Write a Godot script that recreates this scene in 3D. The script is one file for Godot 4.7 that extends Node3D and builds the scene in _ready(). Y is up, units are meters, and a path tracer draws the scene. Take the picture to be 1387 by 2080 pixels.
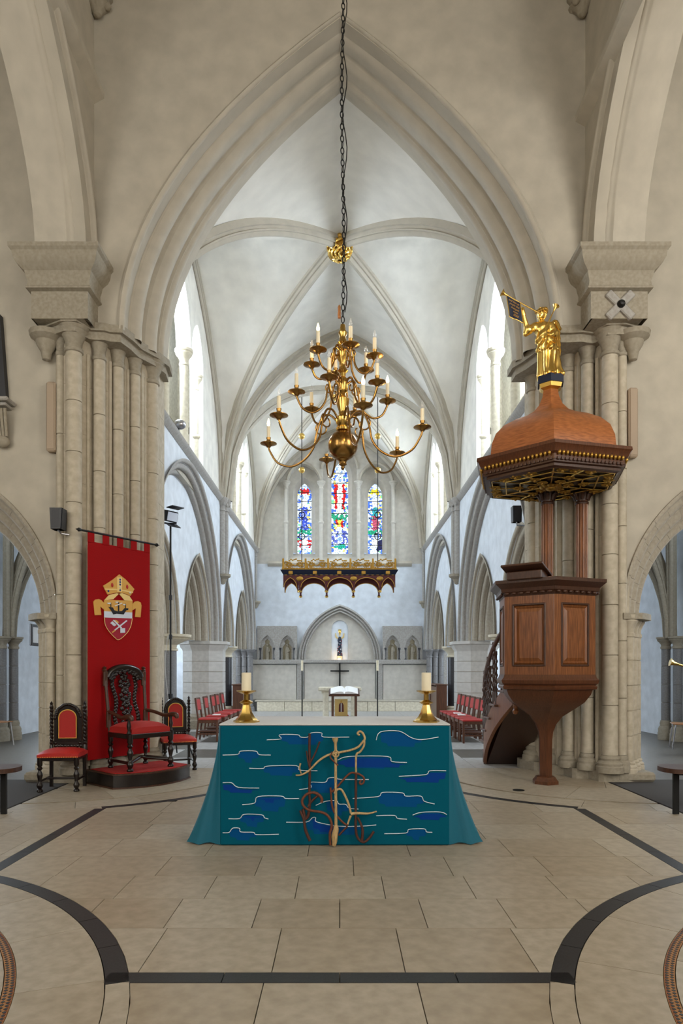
extends Node3D

# ---------------------------------------------------------------- mesh builder
class MB:
	var v := PackedVector3Array()
	var n := PackedVector3Array()
	var t := PackedVector2Array()

	func tri(a: Vector3, b: Vector3, c: Vector3, nn := Vector3.ZERO) -> void:
		var f := nn if nn != Vector3.ZERO else (b - a).cross(c - a).normalized()
		if f == Vector3.ZERO:
			return
		v.append(a); v.append(c); v.append(b)
		for k in 3:
			n.append(f); t.append(Vector2.ZERO)

	func quad(a: Vector3, b: Vector3, c: Vector3, d: Vector3, ua := Vector2.ZERO, ub := Vector2.ZERO, uc := Vector2.ZERO, ud := Vector2.ZERO) -> void:
		var f := (c - a).cross(d - b).normalized()
		v.append_array([a, c, b, a, d, c])
		t.append_array([ua, uc, ub, ua, ud, uc])
		for k in 6:
			n.append(f)

	# rows of points, joined to a surface; edges sharper than the crease stay sharp
	func grid(rows: Array, ci := false, cj := false, crease := 0.6) -> void:
		var R := rows.size()
		var C: int = rows[0].size()
		var FR := R if ci else R - 1
		var FC := C if cj else C - 1
		var fn := PackedVector3Array()
		fn.resize(FR * FC)
		for i in FR:
			var r0: PackedVector3Array = rows[i]
			var r1: PackedVector3Array = rows[(i + 1) % R]
			for j in FC:
				var j1 := (j + 1) % C
				fn[i * FC + j] = (r1[j1] - r0[j]).cross(r0[j1] - r1[j]).normalized()
		for i in FR:
			var r0: PackedVector3Array = rows[i]
			var r1: PackedVector3Array = rows[(i + 1) % R]
			for j in FC:
				var f := fn[i * FC + j]
				if f == Vector3.ZERO:
					continue
				var j1 := (j + 1) % C
				var cn := []
				for k in 4:
					var vi := i + (1 if k == 1 or k == 2 else 0)
					var vj := j + (1 if k >= 2 else 0)
					var s := Vector3.ZERO
					for e in 4:
						var fi := vi - (e & 1)
						var fj := vj - (e >> 1)
						if ci: fi = posmod(fi, FR)
						if cj: fj = posmod(fj, FC)
						if fi < 0 or fj < 0 or fi >= FR or fj >= FC:
							continue
						var g := fn[fi * FC + fj]
						if g.dot(f) > crease:
							s += g
					cn.append(s.normalized() if s != Vector3.ZERO else f)
				var a := r0[j]; var b := r1[j]; var c := r1[j1]; var d := r0[j1]
				var u0 := float(j) / FC; var u1 := float(j + 1) / FC
				var w0 := float(i) / FR; var w1 := float(i + 1) / FR
				if not (a.is_equal_approx(b)) or true:
					v.append(a); v.append(c); v.append(b)
					n.append(cn[0]); n.append(cn[2]); n.append(cn[1])
					t.append(Vector2(u0, w0)); t.append(Vector2(u1, w1)); t.append(Vector2(u0, w1))
					v.append(a); v.append(d); v.append(c)
					n.append(cn[0]); n.append(cn[3]); n.append(cn[2])
					t.append(Vector2(u0, w0)); t.append(Vector2(u1, w0)); t.append(Vector2(u1, w1))

	func lathe(prof: Array, seg := 16, xf := Transform3D(), crease := 0.75, a0 := 0.0, a1 := TAU) -> MB:
		var rows := []
		var closed := absf(a1 - a0 - TAU) < 0.001
		var m := seg if closed else seg + 1
		for p: Vector2 in prof:
			var r := PackedVector3Array()
			for j in m:
				var a := a0 + (a1 - a0) * j / seg
				r.append(xf * Vector3(p.x * cos(a), p.y, -p.x * sin(a)))
			rows.append(r)
		grid(rows, false, closed, crease)
		return self

	func tube(pts: Array, rad: Variant, seg := 8, xf := Transform3D(), caps := true, closed := false) -> MB:
		var m := pts.size()
		var rows := []
		var up := Vector3.ZERO
		for i in m:
			var p: Vector3 = pts[i]
			var q: Vector3
			if closed:
				q = (pts[(i + 1) % m] - pts[(i - 1 + m) % m])
			else:
				q = (pts[mini(i + 1, m - 1)] - pts[maxi(i - 1, 0)])
			q = q.normalized()
			if up == Vector3.ZERO:
				up = Vector3.UP if absf(q.y) < 0.9 else Vector3.RIGHT
			var x := up.cross(q).normalized()
			up = q.cross(x).normalized()
			var r: float = rad[i] if rad is Array else rad
			var row := PackedVector3Array()
			for j in seg:
				var a := TAU * j / seg
				row.append(xf * (p + (x * cos(a) + up * sin(a)) * r))
			if i == 0 and caps and not closed:
				var c0 := PackedVector3Array(); c0.resize(seg); c0.fill(xf * p); rows.append(c0)
			rows.append(row)
			if i == m - 1 and caps and not closed:
				var c1 := PackedVector3Array(); c1.resize(seg); c1.fill(xf * p); rows.append(c1)
		grid(rows, closed, true, 0.5)
		return self

	func _out(c: Vector3, a: Vector3, b: Vector3, d: Vector3, e: Vector3) -> void:
		if (d - a).cross(e - b).dot((a + d) / 2 - c) < 0:
			quad(e, d, b, a)
		else:
			quad(a, b, d, e)

	func box(c: Vector3, s: Vector3, bev := 0.0, xf := Transform3D()) -> MB:
		var h := s / 2
		bev = minf(bev, minf(h.x, minf(h.y, h.z)) * 0.9)
		var O := xf * c
		var fv := func(ax: int, g: Vector3) -> Vector3:
			var p := Vector3(g.x * (h.x - bev), g.y * (h.y - bev), g.z * (h.z - bev))
			p[ax] = g[ax] * h[ax]
			return xf * (c + p)
		for ax in 3:
			var b := (ax + 1) % 3
			var d := (ax + 2) % 3
			for s0 in [-1.0, 1.0]:
				var q := []
				for k in [[-1, -1], [1, -1], [1, 1], [-1, 1]]:
					var g := Vector3.ZERO
					g[ax] = s0; g[b] = k[0]; g[d] = k[1]
					q.append(fv.call(ax, g))
				_out(O, q[0], q[1], q[2], q[3])
				if bev <= 0.0:
					continue
				for s1 in [-1.0, 1.0]:   # edge between ax and b, along d
					var g0 := Vector3.ZERO
					g0[ax] = s0; g0[b] = s1; g0[d] = -1
					var g1 := g0
					g1[d] = 1
					_out(O, fv.call(ax, g0), fv.call(ax, g1), fv.call(b, g1), fv.call(b, g0))
		if bev > 0.0:
			for x in [-1.0, 1.0]:
				for y in [-1.0, 1.0]:
					for z in [-1.0, 1.0]:
						var g := Vector3(x, y, z)
						var A: Vector3 = fv.call(0, g); var B: Vector3 = fv.call(1, g); var D: Vector3 = fv.call(2, g)
						if (B - A).cross(D - A).dot(A - O) < 0:
							tri(A, D, B)
						else:
							tri(A, B, D)
		return self

	# polygon in the xy plane of xf, from z0 to z1
	func prism(poly: PackedVector2Array, z0: float, z1: float, xf := Transform3D(), crease := 0.8) -> MB:
		var p := poly
		if Geometry2D.is_polygon_clockwise(p):
			p = poly.duplicate(); p.reverse()
		var id := Geometry2D.triangulate_polygon(p)
		for k in range(0, id.size(), 3):
			var A := p[id[k]]; var B := p[id[k + 1]]; var D := p[id[k + 2]]
			if (B - A).cross(D - A) < 0:
				var w := B; B = D; D = w
			tri(xf * Vector3(A.x, A.y, z1), xf * Vector3(B.x, B.y, z1), xf * Vector3(D.x, D.y, z1))
			if z0 != z1:
				tri(xf * Vector3(A.x, A.y, z0), xf * Vector3(D.x, D.y, z0), xf * Vector3(B.x, B.y, z0))
		if z0 != z1:
			var r0 := PackedVector3Array(); var r1 := PackedVector3Array()
			for q in p:
				r0.append(xf * Vector3(q.x, q.y, z1)); r1.append(xf * Vector3(q.x, q.y, z0))
			grid([r0, r1], false, true, crease)
		return self

	func ball(c: Vector3, r: Variant, seg := 12, xf := Transform3D()) -> MB:
		var s: Vector3 = r if r is Vector3 else Vector3.ONE * r
		var rows := []
		var m := maxi(4, seg / 2)
		for i in m + 1:
			var b := PI * i / m - PI / 2
			var row := PackedVector3Array()
			for j in seg:
				var a := TAU * j / seg
				row.append(xf * (c + Vector3(s.x * cos(b) * cos(a), s.y * sin(b), s.z * cos(b) * sin(a))))
			rows.append(row)
		grid(rows, false, true, 0.3)
		return self

	func mesh() -> ArrayMesh:
		var a := []
		a.resize(Mesh.ARRAY_MAX)
		a[Mesh.ARRAY_VERTEX] = v
		a[Mesh.ARRAY_NORMAL] = n
		a[Mesh.ARRAY_TEX_UV] = t
		var m := ArrayMesh.new()
		m.add_surface_from_arrays(Mesh.PRIMITIVE_TRIANGLES, a)
		return m

# ---------------------------------------------------------------- scene helpers
const F := 1387.0
const EYE := 1.45
const VX := 690.0
const VY := 1360.0
var M := {}
var used := {}
var rng := RandomNumberGenerator.new()

func P(px: float, py: float, d: float) -> Vector3:   # a pixel of the photograph at a known distance
	return Vector3((px - VX) / F * d, EYE - (py - VY) / F * d, -d)
func XX(px: float, d: float) -> float: return (px - VX) / F * d
func YY(py: float, d: float) -> float: return EYE - (py - VY) / F * d
func at(x: float, y: float, z: float, turn := 0.0) -> Transform3D:
	return Transform3D(Basis(Vector3.UP, turn), Vector3(x, y, z))
func pv(a: Array) -> PackedVector2Array:
	var p := PackedVector2Array()
	for k in range(0, a.size(), 2):
		p.append(Vector2(a[k], a[k + 1]))
	return p
func prof(a: Array) -> Array:
	var p := []
	for k in range(0, a.size(), 2):
		p.append(Vector2(a[k], a[k + 1]))
	return p

func numbered(called: String) -> String:
	if not used.has(called):
		used[called] = 0
		return called
	used[called] += 1
	return "%s_%03d" % [called, used[called]]
func part(called: String, what: Variant, m: Material, parent: Node3D, at_xf := Transform3D()) -> MeshInstance3D:
	var o := MeshInstance3D.new()
	o.name = called
	o.mesh = what.mesh() if what is MB else what
	o.material_override = m
	o.transform = at_xf
	parent.add_child(o, true)
	return o
func tag(o: Node3D, label: String, category: String, group := "", kind := "") -> Node3D:
	if label: o.set_meta("label", label)
	if category: o.set_meta("category", category)
	if group: o.set_meta("group", group)
	if kind: o.set_meta("kind", kind)
	return o
func thing(called: String, label: String, category: String, xf := Transform3D(), group := "", kind := "") -> Node3D:
	var o := Node3D.new()
	o.name = numbered(called)
	add_child(o)
	o.transform = xf
	return tag(o, label, category, group, kind)
func solo(called: String, what: Variant, m: Material, label: String, category: String, group := "", kind := "") -> MeshInstance3D:
	var o := part(numbered(called), what, m, self)
	tag(o, label, category, group, kind)
	return o
func copy(o: Node3D, xf: Transform3D, label := "") -> Node3D:
	var c: Node3D = o.duplicate()
	c.name = numbered(String(o.name))
	add_child(c)
	c.transform = xf
	if label: c.set_meta("label", label)
	return c

# pointed arch from (-a, 0) over (0, r) to (a, 0)
func arch(a: float, r: float, k := 16, parabola := false) -> PackedVector2Array:
	var out := PackedVector2Array()
	for i in k + 1:
		var u := float(i) / k
		var q: Vector2
		if parabola:
			var w := sin(u * PI / 2)
			q = Vector2(-a * (1.0 - w * w), r * w)
		elif r <= a:
			q = Vector2(-a * cos(u * PI / 2), r * sin(u * PI / 2))
		else:
			var c := (r * r - a * a) / (2 * a)
			var R := a + c
			var th := u * acos(c / R)
			q = Vector2(c - R * cos(th), R * sin(th))
		out.append(q)
	for i in range(k - 1, -1, -1):
		out.append(Vector2(-out[i].x, out[i].y))
	return out
# a band of mouldings on an arch: each profile point is (half span, rise, distance along the normal)
func arch_band(mb: MB, pr: Array, xf: Transform3D, k := 16, parabola := false, closed := false, leg := 0.0) -> MB:
	var rows := []
	for p: Vector3 in pr:
		var row := PackedVector3Array()
		if leg > 0.0: row.append(xf * Vector3(-p.x, -leg, p.z))
		for q in arch(p.x, p.y, k, parabola):
			row.append(xf * Vector3(q.x, q.y, p.z))
		if leg > 0.0: row.append(xf * Vector3(p.x, -leg, p.z))
		rows.append(row)
	mb.grid(rows, closed, false, 0.72)
	return mb
# rolls and hollows between two points of a section: list of [from, to, bulge]
func moulded(p0: Vector2, p1: Vector2, bumps: Array) -> Array:
	var d := p1 - p0
	var nn := Vector2(d.y, -d.x).normalized()
	if nn.x < 0.0: nn = -nn
	var out := [p0]
	for b in bumps:
		var steps := 6
		for i in steps + 1:
			var u := float(i) / steps
			var s: float = lerpf(b[0], b[1], u)
			out.append(p0 + d * s + nn * (b[2] * sin(PI * u)))
	out.append(p1)
	return out

# ---------------------------------------------------------------- materials
func noise_tex(freq: float, lo: Color, hi: Color, seed_ := 1, size := 512, kind := FastNoiseLite.TYPE_SIMPLEX_SMOOTH, oct := 5) -> NoiseTexture2D:
	var f := FastNoiseLite.new()
	f.noise_type = kind
	f.frequency = freq
	f.fractal_octaves = oct
	f.seed = seed_
	var g := Gradient.new()
	g.set_color(0, lo)
	g.set_color(1, hi)
	var t := NoiseTexture2D.new()
	t.width = size; t.height = size
	t.seamless = true
	t.noise = f
	t.color_ramp = g
	return t

func mat(called: String, col: Color, rough: float, tex: Texture2D = null, scale := Vector3.ONE, bump := 0.0, metal := 0.0, world := true) -> StandardMaterial3D:
	var m := StandardMaterial3D.new()
	m.resource_name = called
	m.albedo_color = col
	m.roughness = rough
	m.metallic = metal
	if tex:
		m.albedo_texture = tex
		m.uv1_triplanar = true
		m.uv1_world_triplanar = world
		m.uv1_scale = scale
	M[called] = m
	return m

func glow(called: String, col: Color, energy: float) -> StandardMaterial3D:
	var m := StandardMaterial3D.new()
	m.resource_name = called
	m.albedo_color = Color(0.8, 0.8, 0.8)
	m.emission_enabled = true
	m.emission = col
	m.emission_energy_multiplier = energy
	M[called] = m
	return m

func materials() -> void:
	var W := Color.WHITE
	var soft := noise_tex(0.012, Color(0.9, 0.9, 0.9), W, 3)
	var blotch := noise_tex(0.02, Color(0.86, 0.845, 0.82), W, 5)
	var rough := noise_tex(0.04, Color(0.76, 0.745, 0.72), W, 7)
	var fine := noise_tex(0.12, Color(0.75, 0.75, 0.75), W, 9)
	var grain := noise_tex(0.03, Color(0.62, 0.58, 0.54), W, 11)
	var speck := noise_tex(0.25, Color(0.45, 0.45, 0.45), W, 13, 512, FastNoiseLite.TYPE_VALUE, 4)
	mat("plaster_cream", Color(0.74, 0.71, 0.65), 0.9, soft, Vector3.ONE * 0.35, 0.15)
	mat("plaster_white", Color(0.88, 0.905, 0.935), 0.9, soft, Vector3.ONE * 0.4, 0.12)
	mat("plaster_vault", Color(0.94, 0.925, 0.89), 0.9, soft, Vector3.ONE * 0.3, 0.0)
	mat("plaster_east", Color(0.8, 0.78, 0.74), 0.9, soft, Vector3.ONE * 0.6, 0.1)
	mat("stone_painted", Color(0.76, 0.73, 0.67), 0.85, soft, Vector3.ONE * 0.6, 0.1)
	mat("stone_pier", Color(0.77, 0.735, 0.665), 0.85, blotch, Vector3.ONE * 0.8, 0.3)
	mat("stone_pale", Color(0.88, 0.85, 0.77), 0.85, blotch, Vector3.ONE * 0.9, 0.25)
	mat("stone_cap", Color(0.64, 0.61, 0.55), 0.88, blotch, Vector3.ONE * 1.6)
	mat("stone_grey", Color(0.68, 0.67, 0.655), 0.88, blotch, Vector3.ONE * 1.3)
	mat("stone_block", Color(0.8, 0.79, 0.77), 0.85, soft, Vector3.ONE * 1.2)
	mat("stone_arch", Color(0.70, 0.67, 0.615), 0.88, blotch, Vector3.ONE * 1.5)
	mat("stone_rubble", Color(0.7, 0.66, 0.56), 0.95, rough, Vector3.ONE * 1.6, 2.0)
	mat("marble_dark", Color(0.26, 0.26, 0.28), 0.3, speck, Vector3.ONE * 0.8)
	mat("marble_shaft", Color(0.52, 0.52, 0.53), 0.45, rough, Vector3.ONE * 1.4)
	var fl := mat("floor_stone", Color(0.71, 0.665, 0.59), 0.36, blotch, Vector3.ONE * 0.9)
	fl.metallic_specular = 0.5
	mat("floor_stone_warm", Color(0.69, 0.64, 0.56), 0.34, blotch, Vector3.ONE * 0.8)
	mat("floor_stone_pale", Color(0.725, 0.685, 0.615), 0.4, blotch, Vector3.ONE * 1.0)
	mat("floor_black", Color(0.2, 0.2, 0.205), 0.42, speck, Vector3.ONE * 1.5)
	mat("floor_joint", Color(0.3, 0.26, 0.2), 0.9)
	mat("floor_choir", Color(0.72, 0.72, 0.72), 0.45, blotch, Vector3.ONE * 0.8)
	mat("floor_choir_dark", Color(0.36, 0.34, 0.31), 0.45, blotch, Vector3.ONE * 0.8)
	mat("carpet_grey", Color(0.3, 0.29, 0.29), 0.97, fine, Vector3.ONE * 4.0)
	mat("tile_ochre", Color(0.62, 0.42, 0.2), 0.5)
	mat("tile_red", Color(0.5, 0.25, 0.15), 0.5)
	mat("tile_black", Color(0.1, 0.12, 0.13), 0.45)
	mat("wood_black", Color(0.13, 0.09, 0.075), 0.28, grain, Vector3(3, 0.6, 3), 0.0, 0.0, false)
	mat("wood_dark", Color(0.33, 0.205, 0.14), 0.42, grain, Vector3(3, 0.5, 3), 0.0, 0.0, false)
	mat("wood_pulpit", Color(0.58, 0.36, 0.2), 0.36, grain, Vector3(2.6, 0.18, 2.6), 0.0, 0.0, false)
	mat("wood_pulpit_dark", Color(0.42, 0.255, 0.16), 0.33, grain, Vector3(2.6, 0.18, 2.6), 0.0, 0.0, false)
	mat("wood_dome", Color(0.76, 0.47, 0.26), 0.38, grain, Vector3(0.5, 3.0, 0.5), 0.0, 0.0, false)
	mat("wood_chair", Color(0.42, 0.25, 0.16), 0.45, grain, Vector3(4, 0.6, 4), 0.0, 0.0, false)
	mat("wood_light", Color(0.72, 0.5, 0.3), 0.45, grain, Vector3(4, 0.8, 4), 0.0, 0.0, false)
	mat("driftwood_brown", Color(0.5, 0.27, 0.16), 0.6, grain, Vector3(6, 1.2, 6), 0.2, 0.0, false)
	mat("driftwood_dark", Color(0.36, 0.18, 0.12), 0.6, grain, Vector3(6, 1.2, 6), 0.2, 0.0, false)
	mat("driftwood_pale", Color(0.88, 0.76, 0.55), 0.6, grain, Vector3(6, 1.2, 6), 0.2, 0.0, false)
	var v := mat("velvet_red", Color(0.72, 0.11, 0.08), 0.7, fine, Vector3.ONE * 2.0, 0.0, 0.0, false)
	v.rim_enabled = true; v.rim = 0.4; v.rim_tint = 0.6
	mat("leather_red", Color(0.72, 0.13, 0.1), 0.42, soft, Vector3.ONE * 2.0, 0.0, 0.0, false)
	var b := mat("banner_red", Color(0.66, 0.09, 0.1), 0.85, fine, Vector3(3, 1, 3), 0.1, 0.0, false)
	b.rim_enabled = true; b.rim = 0.2; b.rim_tint = 0.9
	mat("cloth_crimson", Color(0.6, 0.05, 0.16), 0.8)
	mat("carpet_red", Color(0.72, 0.13, 0.11), 0.95, fine, Vector3.ONE * 4.0)
	mat("chair_red", Color(0.72, 0.2, 0.19), 0.6, soft, Vector3.ONE * 2.0, 0.0, 0.0, false)
	mat("cloth_teal", Color(0.0, 0.38, 0.47), 0.8, fine, Vector3.ONE * 3.0, 0.05)
	var tl := mat("cloth_teal_silk", Color(0.0, 0.43, 0.53), 0.5, fine, Vector3.ONE * 3.0)
	tl.rim_enabled = true; tl.rim = 0.5; tl.rim_tint = 0.7
	M["cloth_teal"].metallic_specular = 0.2
	M["banner_red"].metallic_specular = 0.2
	mat("cloth_blue", Color(0.02, 0.22, 0.52), 0.65)
	mat("cloth_blue_mid", Color(0.0, 0.285, 0.5), 0.7)
	M["cloth_blue"].metallic_specular = 0.2
	M["cloth_blue_mid"].metallic_specular = 0.2
	mat("cord_white", Color(0.85, 0.9, 0.95), 0.6)
	mat("linen_white", Color(0.93, 0.93, 0.93), 0.85, fine, Vector3.ONE * 3.0)
	mat("wax", Color(0.93, 0.89, 0.78), 0.5)
	mat("paper", Color(0.95, 0.95, 0.95), 0.8)
	mat("gold", Color(0.93, 0.78, 0.43), 0.27, null, Vector3.ONE, 0.0, 1.0)
	mat("gold_carved", Color(0.82, 0.64, 0.3), 0.42, fine, Vector3.ONE * 3.0, 0.3, 0.85, false)
	mat("gold_cloth", Color(0.82, 0.62, 0.28), 0.6)
	mat("cloth_cream", Color(0.9, 0.78, 0.5), 0.7)
	mat("silver_cloth", Color(0.8, 0.83, 0.88), 0.5)
	mat("brass", Color(0.8, 0.66, 0.36), 0.22, null, Vector3.ONE, 0.0, 1.0)
	mat("brass_dark", Color(0.62, 0.48, 0.27), 0.25, null, Vector3.ONE, 0.0, 1.0)
	mat("iron", Color(0.1, 0.1, 0.1), 0.5, null, Vector3.ONE, 0.0, 0.4)
	mat("steel", Color(0.7, 0.7, 0.72), 0.3, null, Vector3.ONE, 0.0, 1.0)
	mat("black_plastic", Color(0.08, 0.085, 0.11), 0.45)
	mat("navy", Color(0.06, 0.1, 0.2), 0.5)
	mat("maroon", Color(0.36, 0.12, 0.12), 0.6)
	mat("speaker_beige", Color(0.74, 0.66, 0.57), 0.7, fine, Vector3.ONE * 3.0)
	mat("slate", Color(0.13, 0.13, 0.15), 0.5)
	mat("glass_lead", Color(0.08, 0.08, 0.09), 0.6)
	var g := StandardMaterial3D.new()
	g.resource_name = "glass_clear"
	g.albedo_color = Color(1, 1, 1, 0.12)
	g.transparency = BaseMaterial3D.TRANSPARENCY_ALPHA
	g.roughness = 0.05
	M["glass_clear"] = g
	glow("lamp_bulb", Color(1.0, 0.86, 0.6), 14.0)
	glow("window_glass", Color(0.93, 0.97, 1.0), 5.0)
	glow("window_glass_warm", Color(1.0, 0.98, 0.94), 5.0)
	glow("lamp_small", Color(1.0, 0.85, 0.6), 4.0)

func area(called: String, pos: Vector3, look: Vector3, size: Vector2, energy: float, col := Color.WHITE) -> void:
	var l := AreaLight3D.new()
	l.name = called
	l.area_size = size
	l.light_energy = energy
	l.light_color = col
	l.area_normalize_energy = true
	l.shadow_enabled = true
	l.set("area_range", 60.0)
	add_child(l)
	l.look_at_from_position(pos, pos + look, Vector3.UP if absf(look.normalized().y) < 0.95 else Vector3.RIGHT)

func _ready() -> void:
	rng.seed = 7
	# camera: a shift lens looking level down the church
	var cam := Camera3D.new()
	cam.name = "camera"
	cam.near = 0.1
	cam.far = 200.0
	cam.projection = Camera3D.PROJECTION_FRUSTUM
	cam.size = 0.1 * 2080.0 / F
	cam.frustum_offset = Vector2(3.5, 320.0) / F * 0.1
	add_child(cam)
	cam.position = Vector3(0, EYE, 0)
	cam.current = true
	# sky and exposure
	var env := Environment.new()
	env.background_mode = Environment.BG_SKY
	var sky := Sky.new()
	var sm := ProceduralSkyMaterial.new()
	sm.sky_top_color = Color(0.75, 0.85, 1.0)
	sm.sky_horizon_color = Color(0.9, 0.95, 1.0)
	sm.ground_bottom_color = Color(0.5, 0.5, 0.5)
	sm.ground_horizon_color = Color(0.7, 0.7, 0.7)
	sky.sky_material = sm
	env.sky = sky
	env.tonemap_mode = Environment.TONE_MAPPER_LINEAR
	env.tonemap_exposure = 1.0
	env.sdfgi_enabled = true
	env.ssao_enabled = true
	env.ssil_enabled = true
	var we := WorldEnvironment.new()
	we.name = "world_environment"
	we.environment = env
	add_child(we)
	# daylight through the windows: one area light just inside each lit window
	var cool := Color(0.87, 0.935, 1.0)
	var warm := Color(1.0, 0.985, 0.955)
	for s in [-1.0, 1.0]:
		for zc in [13.4, 20.9]:
			area("daylight_clerestory", Vector3(s * 4.02, 8.5, -zc), Vector3(-s, -0.15, 0), Vector2(2.0 if s < 0 else 3.2, 1.9), (46.0 if s > 0 else 34.0) * (1.0 if zc < 15 else 1.3), cool)
		for zc in [11.2, 17.6, 19.9, 22.4]:
			area("daylight_aisle", Vector3(s * 6.98, 2.9, -zc), Vector3(-s, -0.05, 0), Vector2(1.4, 2.6), 6.5, cool)
		area("daylight_transept", Vector3(s * 6.4, 5.4, -0.72), Vector3(-s * 0.1, -0.05, -1), Vector2(3.2, 4.6), 36.0 if s > 0 else 1.2, warm)
		area("daylight_nave_side", Vector3(s * 3.72, 3.6, 1.4), Vector3(-s, -0.45, -0.3), Vector2(1.6, 2.8), 5.4, warm)
	area("daylight_east", Vector3(0, 7.2, -23.9), Vector3(0, -0.1, 1), Vector2(2.4, 3.0), 5.0, cool)
	area("daylight_nave", Vector3(0, 4.6, 9.8), Vector3(0, -0.12, -1), Vector2(4.6, 4.0), 10.0, warm)
	materials()
	structure()
	furnish()

# ---------------------------------------------------------------- the building
const ZE := 24.2      # distance of the far wall
const ZX := 8.9       # crossing wall with the great arch
const SILL := 5.74

func st(called: String, what: Variant, m: Material, label: String, cat := "wall") -> MeshInstance3D:
	return solo(called, what, m, label, cat, "", "structure")

# opening outline to be cut from the lower edge of a wall polygon: springing level s, floor y0
func notch(c: float, a: float, s: float, r: float, y0: float, parabola := false, k := 16) -> Array:
	var out := [Vector2(c - a, y0)]
	for q in arch(a, r, k, parabola):
		out.append(Vector2(c + q.x, s + q.y))
	out.append(Vector2(c + a, y0))
	return out

func column(called: String, r: float, y0: float, y1: float, xf: Transform3D, parent: Node3D, m: Material, cap := 0.3, flare := 1.7, base := 0.25, drums := 0, mcap: Material = null, ring := 0.0) -> void:
	if mcap == null: mcap = m
	# plinth and base rolls
	if base > 0.0:
		part("base", MB.new().lathe(prof([0.0, y0, r * 1.75, y0, r * 1.75, y0 + base * 0.35, r * 1.6, y0 + base * 0.42, r * 1.66, y0 + base * 0.55, r * 1.45, y0 + base * 0.66, r * 1.2, y0 + base * 0.72, r * 1.3, y0 + base * 0.84, r * 1.1, y0 + base, r * 0.9, y0 + base]), 16), mcap, parent, xf)
	var a := y0 + base
	var b := y1 - cap
	if drums > 1:
		for k in drums:
			var h0 := lerpf(a, b, float(k) / drums)
			var h1 := lerpf(a, b, float(k + 1) / drums) - 0.005
			part("drum", MB.new().lathe(prof([r - 0.012, h0, r, h0 + 0.004, r, h1 - 0.004, r - 0.012, h1]), 16), m, parent, xf)
		part("core", MB.new().lathe(prof([r - 0.012, a, r - 0.012, b]), 12), mcap, parent, xf)
	else:
		part("shaft", MB.new().lathe(prof([r, a, r, b]), 18), m, parent, xf)
	if ring > 0.0:
		part("shaft_ring", MB.new().lathe(prof([r, ring - 0.05, r * 1.3, ring - 0.03, r * 1.45, ring, r * 1.3, ring + 0.03, r, ring + 0.05]), 16), m, parent, xf)
	if cap > 0.0:
		part("capital", MB.new().lathe(prof([r, b - 0.03, r * 1.18, b - 0.02, r * 1.18, b + 0.02, r, b + 0.03, r * 1.05, b + cap * 0.3, lerpf(r, r * flare, 0.45), b + cap * 0.5, r * flare * 0.96, b + cap * 0.66, r * flare, b + cap * 0.7, r * flare * 0.93, b + cap * 0.76, r * flare * 1.08, b + cap * 0.84, r * flare * 1.1, b + cap, 0.0, b + cap]), 18), mcap, parent, xf)

func structure() -> void:
	floors()
	crossing()
	choir()
	east_wall()
	outer_rooms()

func slab(poly: PackedVector2Array, m: Material, called: String, parent: Node3D, top := 0.0, gap := 0.0025) -> void:
	for p in Geometry2D.offset_polygon(poly, -gap):
		if p.size() < 3 or Geometry2D.is_polygon_clockwise(p): continue
		part(called, MB.new().prism(p, -0.03, top, Transform3D(Basis(Vector3.RIGHT, Vector3(0, 0, -1), Vector3.UP), Vector3.ZERO)), m, parent)
# floor polygons are drawn in (x, distance) with y up after the turn above

func ring_poly(c: Vector2, r0: float, r1: float, a0: float, a1: float, k := 24) -> PackedVector2Array:
	var p := PackedVector2Array()
	for i in k + 1:
		p.append(c + Vector2.from_angle(lerpf(a0, a1, float(i) / k)) * r1)
	for i in k + 1:
		p.append(c + Vector2.from_angle(lerpf(a1, a0, float(i) / k)) * r0)
	return p

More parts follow.
